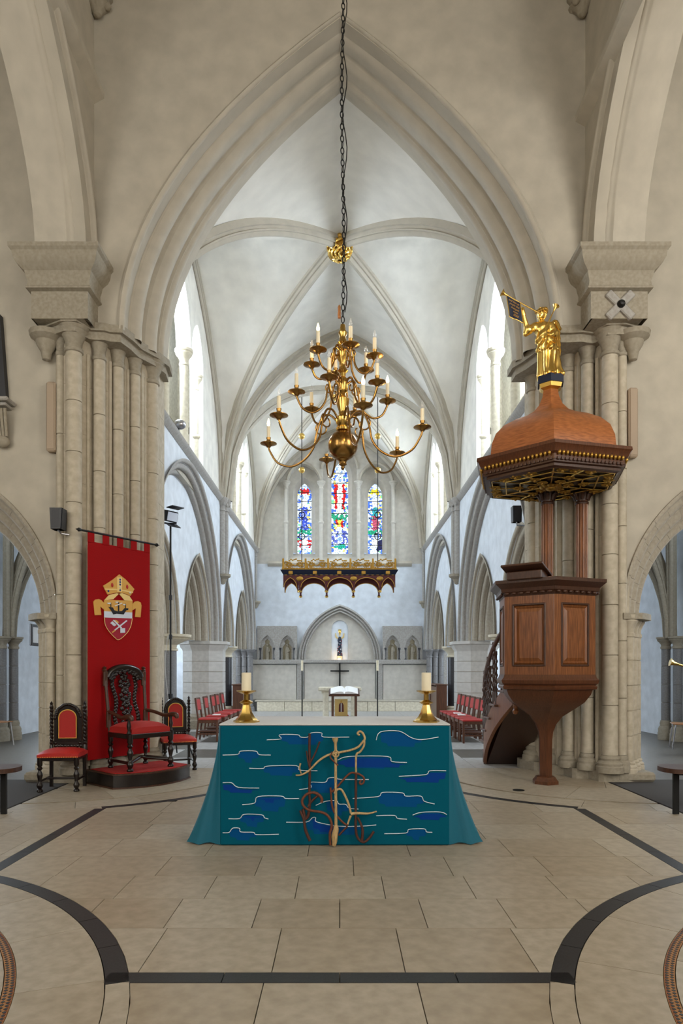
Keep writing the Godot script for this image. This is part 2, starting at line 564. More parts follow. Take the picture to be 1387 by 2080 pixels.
func floors() -> void:
	var fl := thing("floor", "polished beige limestone floor of the crossing with a black inlaid band", "floor", Transform3D(), "", "structure")
	part("bed", MB.new().box(Vector3(0, -0.065, -3.6), Vector3(18, 0.07, 13.2)), M.floor_joint, fl)
	var RC := 2.86
	var HW := 0.055
	var ctr := [Vector2(-3.73, 2.22), Vector2(3.73, 2.22), Vector2(3.73, 9.76), Vector2(-3.73, 9.76)]
	# black band: two straight ends, two straight sides, four arcs
	var bands := []
	for z in [3.215, 8.765]:
		for k in 4:
			bands.append(pv([-1.1 + 0.55 * k, z - HW, -1.1 + 0.55 * (k + 1), z - HW, -1.1 + 0.55 * (k + 1), z + HW, -1.1 + 0.55 * k, z + HW]))
	for x in [-2.5, 2.5]:
		for k in 4:
			var z0 := lerpf(4.86, 7.12, k / 4.0); var z1 := lerpf(4.86, 7.12, (k + 1) / 4.0)
			bands.append(pv([x - HW, z0, x + HW, z0, x + HW, z1, x - HW, z1]))
	var t0 := acos(1.23 / RC)         # where an arc meets the straight side
	var t1 := asin(0.94 / RC)
	var arcs := [[0, t1 - 0.0, t0], [1, PI - t0, PI - t1], [2, PI + t1, PI + t0], [3, -t0, -t1]]
	for ar in arcs:
		for k in 5:
			var a0: float = lerpf(ar[1], ar[2], k / 5.0)
			var a1: float = lerpf(ar[1], ar[2], (k + 1) / 5.0)
			bands.append(ring_poly(ctr[ar[0]], RC - HW, RC + HW, a0, a1, 6))
	for b in bands: slab(b, M.floor_black, "black_band", fl)
	# limestone slabs: cells of an irregular paving, cut by the band and by the rings round the corners
	var cut := []
	for z in [3.215, 8.765]: cut.append(pv([-1.12, z - HW, 1.12, z - HW, 1.12, z + HW, -1.12, z + HW]))
	for x in [-2.5, 2.5]: cut.append(pv([x - HW, 4.8, x + HW, 4.8, x + HW, 7.18, x - HW, 7.18]))
	var discs := []
	for c in ctr:
		discs.append(ring_poly(c, 0.0, RC + HW, 0, TAU - 0.0001, 72).slice(0, 72))
	var mats := [M.floor_stone, M.floor_stone_warm, M.floor_stone_pale, M.floor_stone]
	var cells := []
	var rows := [1.9, 2.55, 3.16, 3.27, 3.83, 4.32, 4.8, 5.3, 5.85, 6.4, 6.95, 7.5, 8.1, 8.71, 8.82, 9.4, 10.05]
	var offs := [0.35, -0.352, 0.0, -0.326, 0.0, -0.285, 0.1, -0.25, 0.05, -0.3, 0.12, -0.2, 0.0, -0.3, 0.3, 0.0]
	var wid := [0.72, 0.711, 0.64, 0.64, 0.495, 0.575, 0.7, 0.8, 0.6, 0.75, 0.65, 0.8, 0.7, 0.7, 0.7, 0.75]
	for r in rows.size() - 1:
		var w: float = wid[r]
		for k in range(-9, 9):
			var x0: float = offs[r] + k * w
			if x0 > 4.4 or x0 + w < -4.4: continue
			cells.append(pv([maxf(x0, -4.4), rows[r], minf(x0 + w, 4.4), rows[r], minf(x0 + w, 4.4), rows[r + 1], maxf(x0, -4.4), rows[r + 1]]))
	var pieces := []
	for c in cells:
		var now := [c]
		for d in discs + cut:
			var next := []
			for p in now:
				for q in Geometry2D.clip_polygons(p, d):
					if q.size() >= 3 and not Geometry2D.is_polygon_clockwise(q): next.append(q)
			now = next
		pieces.append_array(now)
	# rings of slabs inside the four arcs
	for i in 4:
		for k in 24:
			var a0 := TAU * k / 24.0 + 0.09
			pieces.append(ring_poly(ctr[i], 2.42, RC - HW, a0, a0 + TAU / 24, 6))
		for k in 12:
			var a0 := TAU * k / 12.0
			pieces.append(ring_poly(ctr[i], 1.5, 2.37, a0, a0 + TAU / 12, 8))
			pieces.append(ring_poly(ctr[i], 0.4, 1.5, a0 + 0.2, a0 + 0.2 + TAU / 12, 6))
	for i in 4:
		for k in 18:
			var b0: float = arcs[i][2]; var b1: float = arcs[i][1] + TAU
			pieces.append(ring_poly(ctr[i], RC - HW, RC + HW, lerpf(b0, b1, k / 18.0), lerpf(b0, b1, (k + 1) / 18.0), 6))
	var area_ := pv([-3.45, 1.9, 3.45, 1.9, 3.45, 10.05, -3.45, 10.05])
	for p in pieces:
		for q in Geometry2D.intersect_polygons(p, area_):
			if q.size() >= 3 and absf(poly_area(q)) > 0.004:
				slab(q, mats[rng.randi() % 4], "paving_slab", fl)
	# mosaic borders
	for i in 2:
		var c: Vector2 = ctr[i]
		var base_ := MB.new(); var dark := MB.new(); var red := MB.new()
		var turn := Transform3D(Basis(Vector3.RIGHT, Vector3(0, 0, -1), Vector3.UP), Vector3.ZERO)
		var lo := -0.6 if i == 0 else PI - 1.2
		base_.prism(ring_poly(c, 2.371, 2.419, lo, lo + 1.8, 60), -0.03, -0.001, turn)
		for k in 150:
			var a := lo + 1.8 * k / 150.0
			var u := Vector2.from_angle(a); var w := Vector2(-u.y, u.x)
			for e in 2:
				var o := c + u * (2.384 + 0.022 * e) + w * (0.014 if e == 1 else 0.0)
				dark.prism(PackedVector2Array([o - u * 0.009, o + w * 0.011, o + u * 0.009, o - w * 0.011]), -0.01, 0.0005, turn)
			var o2 := c + u * 2.414
			red.prism(PackedVector2Array([o2 - u * 0.006, o2 + w * 0.01, o2 - w * 0.01 + u * 0.003]), -0.01, 0.0005, turn)
		var mo := part("mosaic_border", base_, M.tile_ochre, fl)
		for x in [[dark, M.tile_black], [red, M.tile_red]]:
			var o := part("mosaic_tiles", x[0], x[1], mo)
			o.set_meta("kind", "stuff")
	# transept floors of dark carpet and the floor of the choir
	for s in [-1.0, 1.0]:
		st("floor", MB.new().box(Vector3(s * 6.2, -0.02, -4.9), Vector3(5.44, 0.04, 8.2)), M.carpet_grey, "dark grey transept floor beyond the %s crossing arch" % ("pulpit side" if s > 0 else "throne side"), "floor")
	var cf := thing("floor", "pale grey stone paving of the choir", "floor", Transform3D(), "", "structure")
	part("bed", MB.new().box(Vector3(0, -0.08, -17.2), Vector3(14.6, 0.06, 14.3)), M.floor_joint, cf)
	for r in 12:
		for k in 9:
			var x0 := -3.6 + k * 0.8
			var z0 := 10.05 + r * 1.18
			var m: Material = M.floor_choir_dark if absf(x0 + 0.4) > 2.0 and (r + k) % 2 == 0 and r < 6 else M.floor_choir
			slab(pv([x0, z0, x0 + 0.8, z0, x0 + 0.8, z0 + 1.18, x0, z0 + 1.18]), m, "paving_slab", cf)
	for s in [-1.0, 1.0]:
		st("floor", MB.new().box(Vector3(s * 5.4, -0.025, -16.6), Vector3(3.58, 0.05, 15.2)), M.floor_choir_dark, "dark stone floor of the aisle on the %s side" % ("pulpit" if s > 0 else "throne"), "floor")

func poly_area(p: PackedVector2Array) -> float:
	var s := 0.0
	for i in p.size():
		s += p[i].cross(p[(i + 1) % p.size()])
	return s / 2

func crossing() -> void:
	var face := Transform3D(Basis(), Vector3(0, 0, -ZX))   # x right, y up, -z away
	# east wall of crossing and transepts with three arches
	var outline := [Vector2(-9.0, 0)]
	outline.append_array(notch(-5.39, 1.7, 2.16, 2.0, 0.0))
	outline.append(Vector2(-3.6, 0.0)); outline.append(Vector2(-3.6, 5.88)); 
	outline.append_array(notch(0, 2.82, 5.87, 4.07, 5.86, true, 24))
	outline.append(Vector2(3.6, 5.88)); outline.append(Vector2(3.6, 0.0))
	outline.append_array(notch(5.39, 1.7, 2.16, 2.0, 0.0))
	outline.append_array([Vector2(9.0, 0), Vector2(9.0, 11.2), Vector2(-9.0, 11.2)])
	st("wall_crossing", MB.new().prism(PackedVector2Array(outline), -1.1, 0.0, face), M.plaster_cream, "cream plastered wall above the great pointed arch")
	# the great arch
	var sec := moulded(Vector2(0, 0.05), Vector2(0.32, -0.95), [[0.0, 0.1, 0.04], [0.1, 0.24, -0.07], [0.24, 0.46, 0.075], [0.46, 0.55, -0.06], [0.55, 0.8, 0.085], [0.8, 0.87, -0.04], [0.88, 0.99, 0.04]])
	var pr := []
	for q: Vector2 in sec: pr.append(Vector3(2.86 - q.x, 4.1 - q.x * 0.3, q.y))
	pr.append(Vector3(2.54, 4.06, -1.15)); pr.append(Vector3(2.9, 4.2, -1.15)); pr.append(Vector3(2.9, 4.14, 0.02))
	st("trim_1", arch_band(MB.new(), pr, face * at(0, 5.87, 0), 28, true, true), M.stone_painted, "great pointed arch with rolls and hollows between crossing and choir", "arch")
	# side walls of the crossing with their wide arches, corbelled on moulded blocks
	for s: float in [-1.0, 1.0]:
		var side: String = "pulpit side" if s > 0 else "throne side"
		var xf := Transform3D(Basis(Vector3(0, 0, 1), Vector3.UP, Vector3(s, 0, 0)), Vector3(s * 3.2, 0, 0))
		var w := [Vector2(-8.9, 5.9)]
		w.append_array([Vector2(-8.62, 5.9)])
		for q in arch(3.92, 3.85, 20, true): w.append(Vector2(-4.7 + q.x, 6.66 + q.y))
		w.append_array([Vector2(-0.78, 0.0), Vector2(0.3, 0.0), Vector2(0.3, 11.2), Vector2(-8.9, 11.2)])
		st("wall_crossing", MB.new().prism(PackedVector2Array(w), 0.0, 0.6, xf), M.plaster_cream, "cream wall over the wide transept arch on the %s" % side)
		var band := []
		for q: Vector2 in moulded(Vector2(0, -0.06), Vector2(0.32, 0.2), [[0.0, 0.2, 0.03], [0.22, 0.4, -0.02], [0.4, 0.7, 0.03], [0.72, 0.95, 0.02]]):
			band.append(Vector3(4.2 - q.x, 4.1 - q.x, q.y))
		band.append(Vector3(3.86, 3.78, 0.22)); band.append(Vector3(3.86, 3.78, 0.62)); band.append(Vector3(4.22, 4.12, 0.62))
		st("trim_2", arch_band(MB.new(), band, xf * at(-4.7, 6.66, 0), 24, true, true), M.stone_painted, "wide moulded transept arch springing on the %s" % side, "arch")
		# string course and corner corbel high on the wall
		var hy := 8.92 if s < 0 else 8.62
		st("trim_3", MB.new().prism(pv([0.0, hy - 0.1, -0.13, hy - 0.03, -0.13, hy + 0.05, -0.03, hy + 0.12, 0.0, hy + 0.12]), -0.9, -8.9, Transform3D(Basis(Vector3(s, 0, 0), Vector3.UP, Vector3(0, 0, 1)), Vector3(s * 3.2, 0, 0))), M.stone_painted, "stone string course running along the wall on the %s" % side, "moulding")
		var cb := thing("trim_4", "carved corner corbel under a dark beam end on the %s" % side, "corbel", at(s * 3.13, 10.0, -8.82), "", "structure")
		part("corbel", MB.new().lathe(prof([0.0, -0.12, 0.05, -0.1, 0.08, -0.04, 0.16, 0.02, 0.14, 0.08, 0.2, 0.14, 0.0, 0.15]), 10), M.stone_cap, cb)
		for k in 5: part("leaf", MB.new().ball(Vector3(0.12 * cos(k * 1.25), 0.02 + 0.02 * (k % 2), 0.12 * sin(k * 1.25)), Vector3(0.06, 0.05, 0.06), 8), M.stone_cap, cb)
		part("beam_end", MB.new().box(Vector3(-s * 0.02, 0.32, 0.25), Vector3(0.22, 0.34, 0.75), 0.02), M.wood_dark, cb)
		# moulded block carrying the transept arch
		var blk := thing("trim_5", "moulded stone impost block under the transept arch on the %s" % side, "capital", at(s * 3.5, 0, -8.9), "", "structure")
		var rows := []
		for q in [[0.0, 6.68], [0.2, 6.68], [0.2, 6.63], [0.17, 6.6], [0.16, 6.53], [0.13, 6.47], [0.06, 6.41], [0.05, 6.36], [0.03, 6.3], [0.035, 6.24], [0.05, 6.22], [0.05, 6.2], [0.0, 6.18], [0.0, 5.84]]:
			var e: float = q[0]; var y: float = q[1]
			rows.append(PackedVector3Array([Vector3(-0.36 - e, y, -0.1), Vector3(-0.36 - e, y, 0.36 + e), Vector3(0.35 + e, y, 0.36 + e), Vector3(0.35 + e, y, -0.1)]))
		var lid := PackedVector3Array([Vector3(-0.54, 6.68, -0.1), Vector3(-0.54, 6.68, -0.1), Vector3(0.5, 6.68, -0.1), Vector3(0.5, 6.68, -0.1)])
		part("block", (func() -> MB:
			var mb := MB.new()
			mb.grid([lid] + rows, false, false, 0.85)
			mb.quad(Vector3(-0.34, 5.84, -0.1), Vector3(0.3, 5.84, -0.1), Vector3(0.3, 5.84, 0.36), Vector3(-0.34, 5.84, 0.36))
			return mb).call(), M.stone_cap, blk)
		if s > 0:
			for k in 2: part("cross_bar", MB.new().box(Vector3.ZERO, Vector3(0.44, 0.1, 0.06), 0.012, Transform3D(Basis(Vector3(0, 0, 1), PI / 4 + k * PI / 2), Vector3(0.0, 6.0, 0.37))), M.stone_grey, blk)
			part("boss", MB.new().lathe(prof([0.05, 0, 0.05, 0.03, 0.03, 0.06, 0.0, 0.065]), 10), M.iron, blk, Transform3D(Basis(Vector3.RIGHT, PI / 2), Vector3(0, 6.0, 0.39)))
		part("scroll_corbel", MB.new().lathe(prof([0.0, -0.3, 0.05, -0.28, 0.07, -0.18, 0.12, -0.1, 0.13, -0.05, 0.2, 0.0, 0.21, 0.06, 0.0, 0.07]), 14), M.stone_cap, blk, at(s * 0.28, 5.72, 0.1))
		pier(s)
		aisle_arch(s)
	st("ceiling", MB.new().box(Vector3(0, 11.3, 0.6), Vector3(18.4, 0.2, 19.2)), M.plaster_cream, "plain ceiling over crossing, transepts and nave", "ceiling")

func pier(s: float) -> void:
	var side: String = "pulpit" if s > 0 else "throne"
	var pr := thing("pier", "clustered stone pier of tall shafts behind the %s" % side, "pier", Transform3D(), "", "structure")
	var m: Material = M.stone_pier
	# core between the shafts
	var core := pv([s * 3.62, 8.82, s * 3.34, 8.8, s * 3.24, 9.02, s * 3.08, 9.06, s * 3.05, 9.28, s * 2.92, 9.3, s * 2.88, 9.52, s * 2.76, 9.54, s * 2.62, 9.84, s * 2.62, 10.2, s * 3.7, 10.2, s * 3.7, 8.9])
	if s > 0: core = pv([3.7, 8.9, 3.44, 8.9, 3.38, 9.14, 3.2, 9.18, 3.16, 9.44, 3.02, 9.5, 2.98, 9.78, 2.86, 9.82, 2.76, 10.1, 2.76, 10.2, 3.78, 10.2, 3.78, 8.92])
	var turn := Transform3D(Basis(Vector3.RIGHT, Vector3(0, 0, -1), Vector3.UP), Vector3.ZERO)
	for k in 9:
		part("core_stone", MB.new().prism(core, 5.78 * k / 9.0 + 0.003, 5.78 * (k + 1) / 9.0, turn, 0.9), m, pr)
	part("core_fill", MB.new().prism(Geometry2D.offset_polygon(core, -0.012)[0], 0.0, 5.78, turn), M.stone_cap, pr)
	# [x, distance, radius, drums]
	var sh := [[3.61, 8.84, 0.055, 5], [3.41, 8.76, 0.1, 8], [3.16, 8.98, 0.075, 7], [2.99, 9.2, 0.075, 6], [2.835, 9.44, 0.075, 7], [2.69, 9.74, 0.1, 8]]
	if s > 0:
		sh = [[3.66, 8.86, 0.06, 7], [3.5, 8.85, 0.1, 8], [3.3, 9.1, 0.08, 7], [3.13, 9.34, 0.08, 6], [2.98, 9.66, 0.08, 7], [2.85, 10.0, 0.1, 8]]
	for q in sh:
		column("shaft", q[2], 0.12, 5.87, at(s * q[0], 0, -q[1]), pr, m, 0.34, 1.75, 0.22, q[3], M.stone_cap)
	# keeled slips between the shafts
	for q in ([[3.28, 8.9], [3.06, 9.1], [2.9, 9.34], [2.75, 9.6]] if s < 0 else [[3.39, 9.0], [3.2, 9.24], [3.04, 9.52], [2.9, 9.84]]):
		part("slip", MB.new().lathe(prof([0.025, 0.2, 0.025, 5.55]), 8, at(s * q[0], 0, -q[1])), m, pr)
	# stepped abacus in one run over the shafts
	var top := pv([s * 3.78, 8.72, s * 3.5, 8.56, s * 3.3, 8.56, s * 3.2, 8.78, s * 3.03, 8.8, s * 2.97, 8.84, s * 2.82, 8.86, s * 2.74, 9.1, s * 2.7, 9.32, s * 2.55, 9.58, s * 2.46, 9.86, s * 2.5, 10.2, s * 3.7, 10.2, s * 3.8, 8.9])
	if s > 0: top = pv([3.8, 8.72, 3.62, 8.64, 3.38, 8.66, 3.3, 8.88, 3.14, 8.84, 3.0, 8.86, 2.82, 8.86, 2.76, 9.1, 2.7, 9.4, 2.6, 9.7, 2.5, 9.9, 2.5, 10.2, 3.7, 10.2, 3.8, 8.9])
	var big := top
	var small: PackedVector2Array = Geometry2D.offset_polygon(top, -0.05)[0]
	part("abacus", MB.new().prism(big, 5.82, 5.92, turn, 0.9), M.stone_cap, pr)
	part("abacus_moulding", MB.new().prism(small, 5.72, 5.82, turn, 0.9), M.stone_cap, pr)
	# rough plinth
	var pl: PackedVector2Array = Geometry2D.offset_polygon(core, 0.1)[0]
	part("plinth", MB.new().prism(pl, 0.0, 0.13, turn, 0.9), M.stone_cap, pr)

func aisle_arch(s: float) -> void:
	var side: String = "pulpit" if s > 0 else "throne"
	var xf := at(s * 5.39, 2.16, -ZX)
	var t := thing("trim_6", "weathered stone arch into the aisle beside the %s" % side, "arch", Transform3D(), "", "structure")
	var sec := moulded(Vector2(0, 0.04), Vector2(0.46, -0.6), [[0.0, 0.12, 0.03], [0.14, 0.36, 0.045], [0.38, 0.44, -0.04], [0.45, 0.68, 0.05], [0.7, 0.76, -0.04], [0.78, 0.98, 0.05]])
	# voussoirs: the band in short stones
	var n := 22
	for k in n:
		var rows := []
		for q: Vector2 in sec + [Vector2(0.46, -1.1), Vector2(0, -1.1), Vector2(0, 0.0)]:
			var cur := arch(1.72 - q.x, 2.02 - q.x * 1.1, n)
			var row := PackedVector3Array()
			for e in 3:
				var u := (k + e * 0.5 * 0.985 + 0.0075) / n * (cur.size() - 1)
				var i := int(u)
				var p := cur[i].lerp(cur[mini(i + 1, cur.size() - 1)], u - i)
				row.append(xf * Vector3(p.x, p.y, q.y))
			rows.append(row)
		var mb := MB.new()
		mb.grid(rows, true, false, 0.72)
		part("voussoir", mb, M.stone_arch, t)
	for e: float in [-1.0, 1.0]:
		var rs := thing("trim_7", "clustered respond of slim shafts under the aisle arch %s the %s" % ["nearer" if e * s < 0 else "farther from", side], "pier", at(s * 5.39 + e * 1.5, 0, -ZX), "", "structure")
		var m: Material = M.stone_pier
		for k in 3:
			column("shaft", 0.06, 0.1, 2.16, at(e * (0.12 - 0.12 * k), 0, 0.0 - 0.17 * k), rs, m, 0.26 if s > 0 else 0.2, 1.9, 0.16, 5, m)
		part("back", MB.new().box(Vector3(e * 0.13, 1.05, -0.62), Vector3(0.3, 2.1, 0.95), 0.01), m, rs)
		part("abacus", MB.new().prism(pv([e * 0.24, -0.12, -e * 0.0, -0.12, -e * 0.14, 0.02, -e * 0.26, 0.2, -e * 0.26, 1.1, e * 0.24, 1.1]), 2.1, 2.18, Transform3D(Basis(Vector3.RIGHT, Vector3(0, 0, -1), Vector3.UP), Vector3.ZERO), 0.9), M.stone_cap, rs)
		part("plinth", MB.new().box(Vector3(e * 0.06, 0.06, -0.42), Vector3(0.5, 0.12, 1.05), 0.03), M.stone_cap, rs)

func G(t: float) -> float:     # section of the choir vault over its springing
	var c := (4.25 * 4.25 - 9.0) / 6.0
	return sqrt(maxf(0.0, (3.0 + c) * (3.0 + c) - (3.0 * t + c) * (3.0 * t + c)))

func rib(mb: MB, pts: Array, w: float, h: float, inward := Vector3.ZERO) -> MB:
	var sec := [[-1.0, -0.3], [-1.0, 0.25], [-0.72, 0.3], [-0.62, 0.5], [-0.8, 0.56], [-0.72, 0.68], [-0.45, 0.68], [-0.4, 0.85], [-0.16, 1.0], [0.16, 1.0], [0.4, 0.85], [0.45, 0.68], [0.72, 0.68], [0.8, 0.56], [0.62, 0.5], [0.72, 0.3], [1.0, 0.25], [1.0, -0.3]]
	var rows := []
	for i in pts.size():
		var q: Vector3 = (pts[mini(i + 1, pts.size() - 1)] - pts[maxi(i - 1, 0)]).normalized()
		var side := q.cross(Vector3.UP)
		if inward != Vector3.ZERO: side = q.cross(inward)
		side = side.normalized()
		var dn := q.cross(side).normalized()
		if inward == Vector3.ZERO and dn.y > 0: dn = -dn
		if inward != Vector3.ZERO and dn.dot(inward) < 0: dn = -dn
		var row := PackedVector3Array()
		for e in sec: row.append(pts[i] + side * (e[0] * w) + dn * (e[1] * h))
		rows.append(row)
	mb.grid(rows, false, false, 0.7)
	return mb

func choir() -> void:
	var bays := [[13.6, 3.7], [20.75, 3.45]]
	# ceiling: vault webs, ribs, bosses
	var ce := thing("ceiling", "white plastered rib vault of the choir", "vault", Transform3D(), "", "structure")
	for b in bays:
		var c: float = b[0]; var hf: float = b[1]
		for cell in 4:
			var rows := []
			for k in 15:
				var t := k / 14.0
				var row := PackedVector3Array()
				for j in 25:
					var x := t * (-1.0 + j / 12.0)
					var y := SILL + G(absf(x))
					match cell:
						0: row.append(Vector3(x * 3.0, y, -(c + hf * t)))
						1: row.append(Vector3(x * 3.0, y, -(c - hf * t)))
						2: row.append(Vector3(t * 3.0, y, -(c + hf * x)))
						3: row.append(Vector3(-t * 3.0, y, -(c + hf * x)))
				rows.append(row)
			var mb := MB.new()
			mb.grid(rows, false, false, 0.5)
			part("vault_web", mb, M.plaster_vault, ce)
		for sx in [-1.0, 1.0]:
			for sz in [-1.0, 1.0]:
				var pts := []
				for k in 21:
					var t := k / 20.0
					pts.append(Vector3(sx * 3.0 * t, SILL + G(t) + 0.02, -(c + sz * hf * t)))
				part("rib", rib(MB.new(), pts, 0.12, 0.2), M.stone_painted, ce)
			var wr := []
			for k in 33:
				var t := -1.0 + k / 16.0
				wr.append(Vector3(sx * 2.99, SILL + G(absf(t)) - 0.02, -(c + hf * t)))
			part("wall_rib", rib(MB.new(), wr, 0.08, 0.12), M.stone_painted, ce)
		# gilded boss
		var bs := thing("ceiling_boss", "gilded leafy roof boss where the ribs cross %s" % ("over the near bay" if c < 15 else "over the far bay"), "boss", at(0, SILL + G(0.0) - 0.13, -c), "gilded roof bosses")
		part("core", MB.new().ball(Vector3(0, -0.03, 0), Vector3(0.22, 0.21, 0.22), 18), M.gold_carved, bs)
		for k in 22:
			var a := TAU * k / 11.0 + (0.28 if k > 10 else 0.0)
			var lo := -1.4 if k < 11 else -0.55
			var sp := []
			for e in 8:
				var q := e / 7.0
				var el := lo + 1.1 * q
				var az := a + 0.5 * sin(q * 4.0)
				sp.append(Vector3(cos(az) * cos(el) * 0.24, -0.03 + sin(el) * 0.23, sin(az) * cos(el) * 0.24))
			part("leaf", MB.new().tube(sp, [0.012, 0.025, 0.03, 0.022, 0.028, 0.034, 0.03, 0.012], 6), M.gold, bs)
		part("crest", MB.new().ball(Vector3(0, 0.13, 0.2), Vector3(0.1, 0.1, 0.06), 10), M.gold_carved, bs)
	for q in [[17.3, 0.2, 0.26], [24.12, 0.12, 0.15]]:
		var tp := []
		for k in 41:
			var x := -1.0 + k / 20.0
			tp.append(Vector3(x * 2.98, SILL + G(absf(x)) - 0.0, -q[0]))
		part("transverse_arch", rib(MB.new(), tp, q[1], q[2]), M.stone_painted, ce)
	for s: float in [-1.0, 1.0]:
		choir_side(s, bays)

func choir_side(s: float, bays: Array) -> void:
	var side: String = "pulpit side" if s > 0 else "throne side"
	var xf := Transform3D(Basis(Vector3(0, 0, -1), Vector3.UP, Vector3(s, 0, 0)), Vector3(s * 3.0, 0, 0))
	var subs := [[12.05, 1.45], [15.4, 1.4], [19.1, 1.38], [22.4, 1.38]]
	var bigs := [[13.72, 3.25], [20.75, 3.15]]
	var l1 := [Vector2(10.0, 2.12)]
	for b in bigs: l1.append_array(notch(b[0], b[1], 2.15, 3.33, 2.12))
	l1.append_array([Vector2(24.2, 2.12), Vector2(24.2, SILL), Vector2(10.0, SILL)])
	st("wall_choir", MB.new().prism(PackedVector2Array(l1), 0.0, 0.22, xf), M.plaster_white, "white arcade wall of the choir on the %s" % side)
	var l2 := [Vector2(10.0, 2.12)]
	for b in subs: l2.append_array(notch(b[0], b[1] - 0.05, 2.15, 1.85, 2.12))
	l2.append_array([Vector2(24.2, 2.12), Vector2(24.2, SILL), Vector2(10.0, SILL)])
	st("wall_choir", MB.new().prism(PackedVector2Array(l2), 0.215, 0.85, xf), M.plaster_white, "recessed white wall within the great blind arches on the %s" % side)
	for i in 2:
		var b: Array = bigs[i]
		var pr := []
		for q: Vector2 in moulded(Vector2(0, -0.07), Vector2(0.27, 0.21), [[0.0, 0.25, 0.03], [0.3, 0.62, 0.05], [0.66, 0.98, 0.04]]): pr.append(Vector3(b[1] + 0.08 - q.x, 3.41 - q.x * 1.1, q.y))
		st("trim_8", arch_band(MB.new(), pr, xf * at(b[0], 2.15, 0), 20), M.stone_grey, "wide blind arch framing two smaller arches, %s bay on the %s" % [["first", "second"][i], side], "arch")
	for i in 4:
		var b: Array = subs[i]
		var pr := []
		for q: Vector2 in moulded(Vector2(-0.03, 0.16), Vector2(0.45, 0.6), [[0.0, 0.16, 0.035], [0.2, 0.4, 0.045], [0.42, 0.47, -0.03], [0.48, 0.68, 0.045], [0.7, 0.75, -0.03], [0.77, 0.98, 0.05]]): pr.append(Vector3(b[1] - q.x, 1.9 - q.x * 1.1, q.y))
		pr.append(Vector3(b[1] - 0.45, 1.4, 0.86))
		st("trim_9", arch_band(MB.new(), pr, xf * at(b[0], 2.15, 0), 16), M.stone_arch, "deeply moulded pointed arch of the choir arcade, %s from the crossing on the %s" % [["first", "second", "third", "fourth"][i], side], "arch")
	# middle columns and octagonal pier
	for i in 2:
		var c := thing("column", "%s marble column carrying twin arches in the %s bay on the %s" % [["grey", "polished black"][i], ["first", "second"][i], side], "column", at(s * 3.45, 0, -bigs[i][0]), "", "structure")
		column("shaft", 0.17, 0.0, 2.15, Transform3D(), c, M.marble_shaft if i == 0 else M.marble_dark, 0.3, 2.5 if i == 0 else 1.9, 0.35, 0, M.stone_pale)
	var oc := thing("pier", "pale octagonal stone pier between the bays on the %s" % side, "pier", at(s * 3.42, 0, -17.25), "", "structure")
	var mo: Material = M.stone_block
	var o8 := func(r: float) -> PackedVector2Array:
		var p := PackedVector2Array()
		for k in 8: p.append(Vector2.from_angle(PI / 8 + k * PI / 4) * r)
		return p
	var up := Transform3D(Basis(Vector3.RIGHT, Vector3(0, 0, -1), Vector3.UP), Vector3.ZERO)
	for k in 6: part("course", MB.new().prism(o8.call(0.54), 0.36 + k * 0.26, 0.36 + (k + 1) * 0.26 - 0.012, up, 0.95), mo, oc)
	part("core", MB.new().prism(o8.call(0.53), 0.3, 1.95, up, 0.95), M.stone_cap, oc)
	var rows := []
	for q in [[0.54, 1.9], [0.55, 1.94], [0.6, 2.0], [0.62, 2.06], [0.66, 2.08], [0.66, 2.15], [0.0, 2.15]]:
		var row := PackedVector3Array()
		for p in o8.call(q[0]): row.append(Vector3(p.x, q[1], p.y))
		rows.append(row)
	var cm := MB.new(); cm.grid(rows, false, true, 0.9)
	part("capital", cm, mo, oc)
	rows = []
	for q in [[0.72, 0.0], [0.72, 0.2], [0.66, 0.24], [0.66, 0.3], [0.58, 0.34], [0.55, 0.37]]:
		var row := PackedVector3Array()
		for p in o8.call(q[0]): row.append(Vector3(p.x, q[1], p.y))
		rows.append(row)
	var bm := MB.new(); bm.grid(rows, false, true, 0.9)
	part("base", bm, M.stone_cap, oc)
	# responds at both ends
	for q in [[23.85, "by the far wall"], [10.32, "behind the crossing pier"]]:
		var r := thing("pier", "grey clustered marble respond %s on the %s" % [q[1], side], "pier", at(s * 3.2, 0, -q[0]), "", "structure")
		for k in 3: column("shaft", 0.1, 0.0, 2.15, at(s * (-0.08 + 0.2 * k), 0, 0.1 - 0.02 * k), r, M.marble_shaft, 0.25, 1.6, 0.25, 5, M.marble_shaft)
		part("back", MB.new().box(Vector3(s * 0.2, 1.06, -0.12), Vector3(0.7, 2.12, 0.3)), M.stone_grey, r)
	# wall shafts carrying the vault
	for q in [[17.3, 0.08, 3], [24.08, 0.05, 1]]:
		var r := thing("trim_10", "vault shaft with leaf capital and carved corbel %s on the %s" % ["between the bays" if q[0] < 20 else "in the far corner", side], "shaft", at(s * 2.96, 0, -q[0]), "", "structure")
		for k in q[2]:
			var o := at(-s * (0.06 if k == 1 else 0.0), 0, (k - 1) * 0.14 if q[2] == 3 else 0.0)
			part("shaft", MB.new().lathe(prof([q[1], 3.85, q[1], 5.5]), 12), M.stone_grey, r, o)
			part("capital", MB.new().lathe(prof([q[1], 5.42, q[1] * 1.25, 5.44, q[1] * 1.05, 5.48, q[1] * 1.1, 5.55, q[1] * 1.8, 5.66, q[1] * 1.9, 5.7, q[1] * 1.9, 5.76, 0, 5.76]), 12), M.stone_grey, r, o)
			for e in 6: part("leaf", MB.new().ball(Vector3(cos(e * 1.05) * q[1] * 1.4, 5.6, sin(e * 1.05) * q[1] * 1.4), Vector3(0.03, 0.05, 0.03), 6), M.stone_grey, r, o)
		part("corbel", MB.new().lathe(prof([0.0, 3.6, 0.05, 3.62, 0.09, 3.7, 0.1, 3.74, q[1] + 0.12, 3.8, q[1] + 0.12, 3.86, 0.0, 3.87]), 12), M.stone_cap, r)
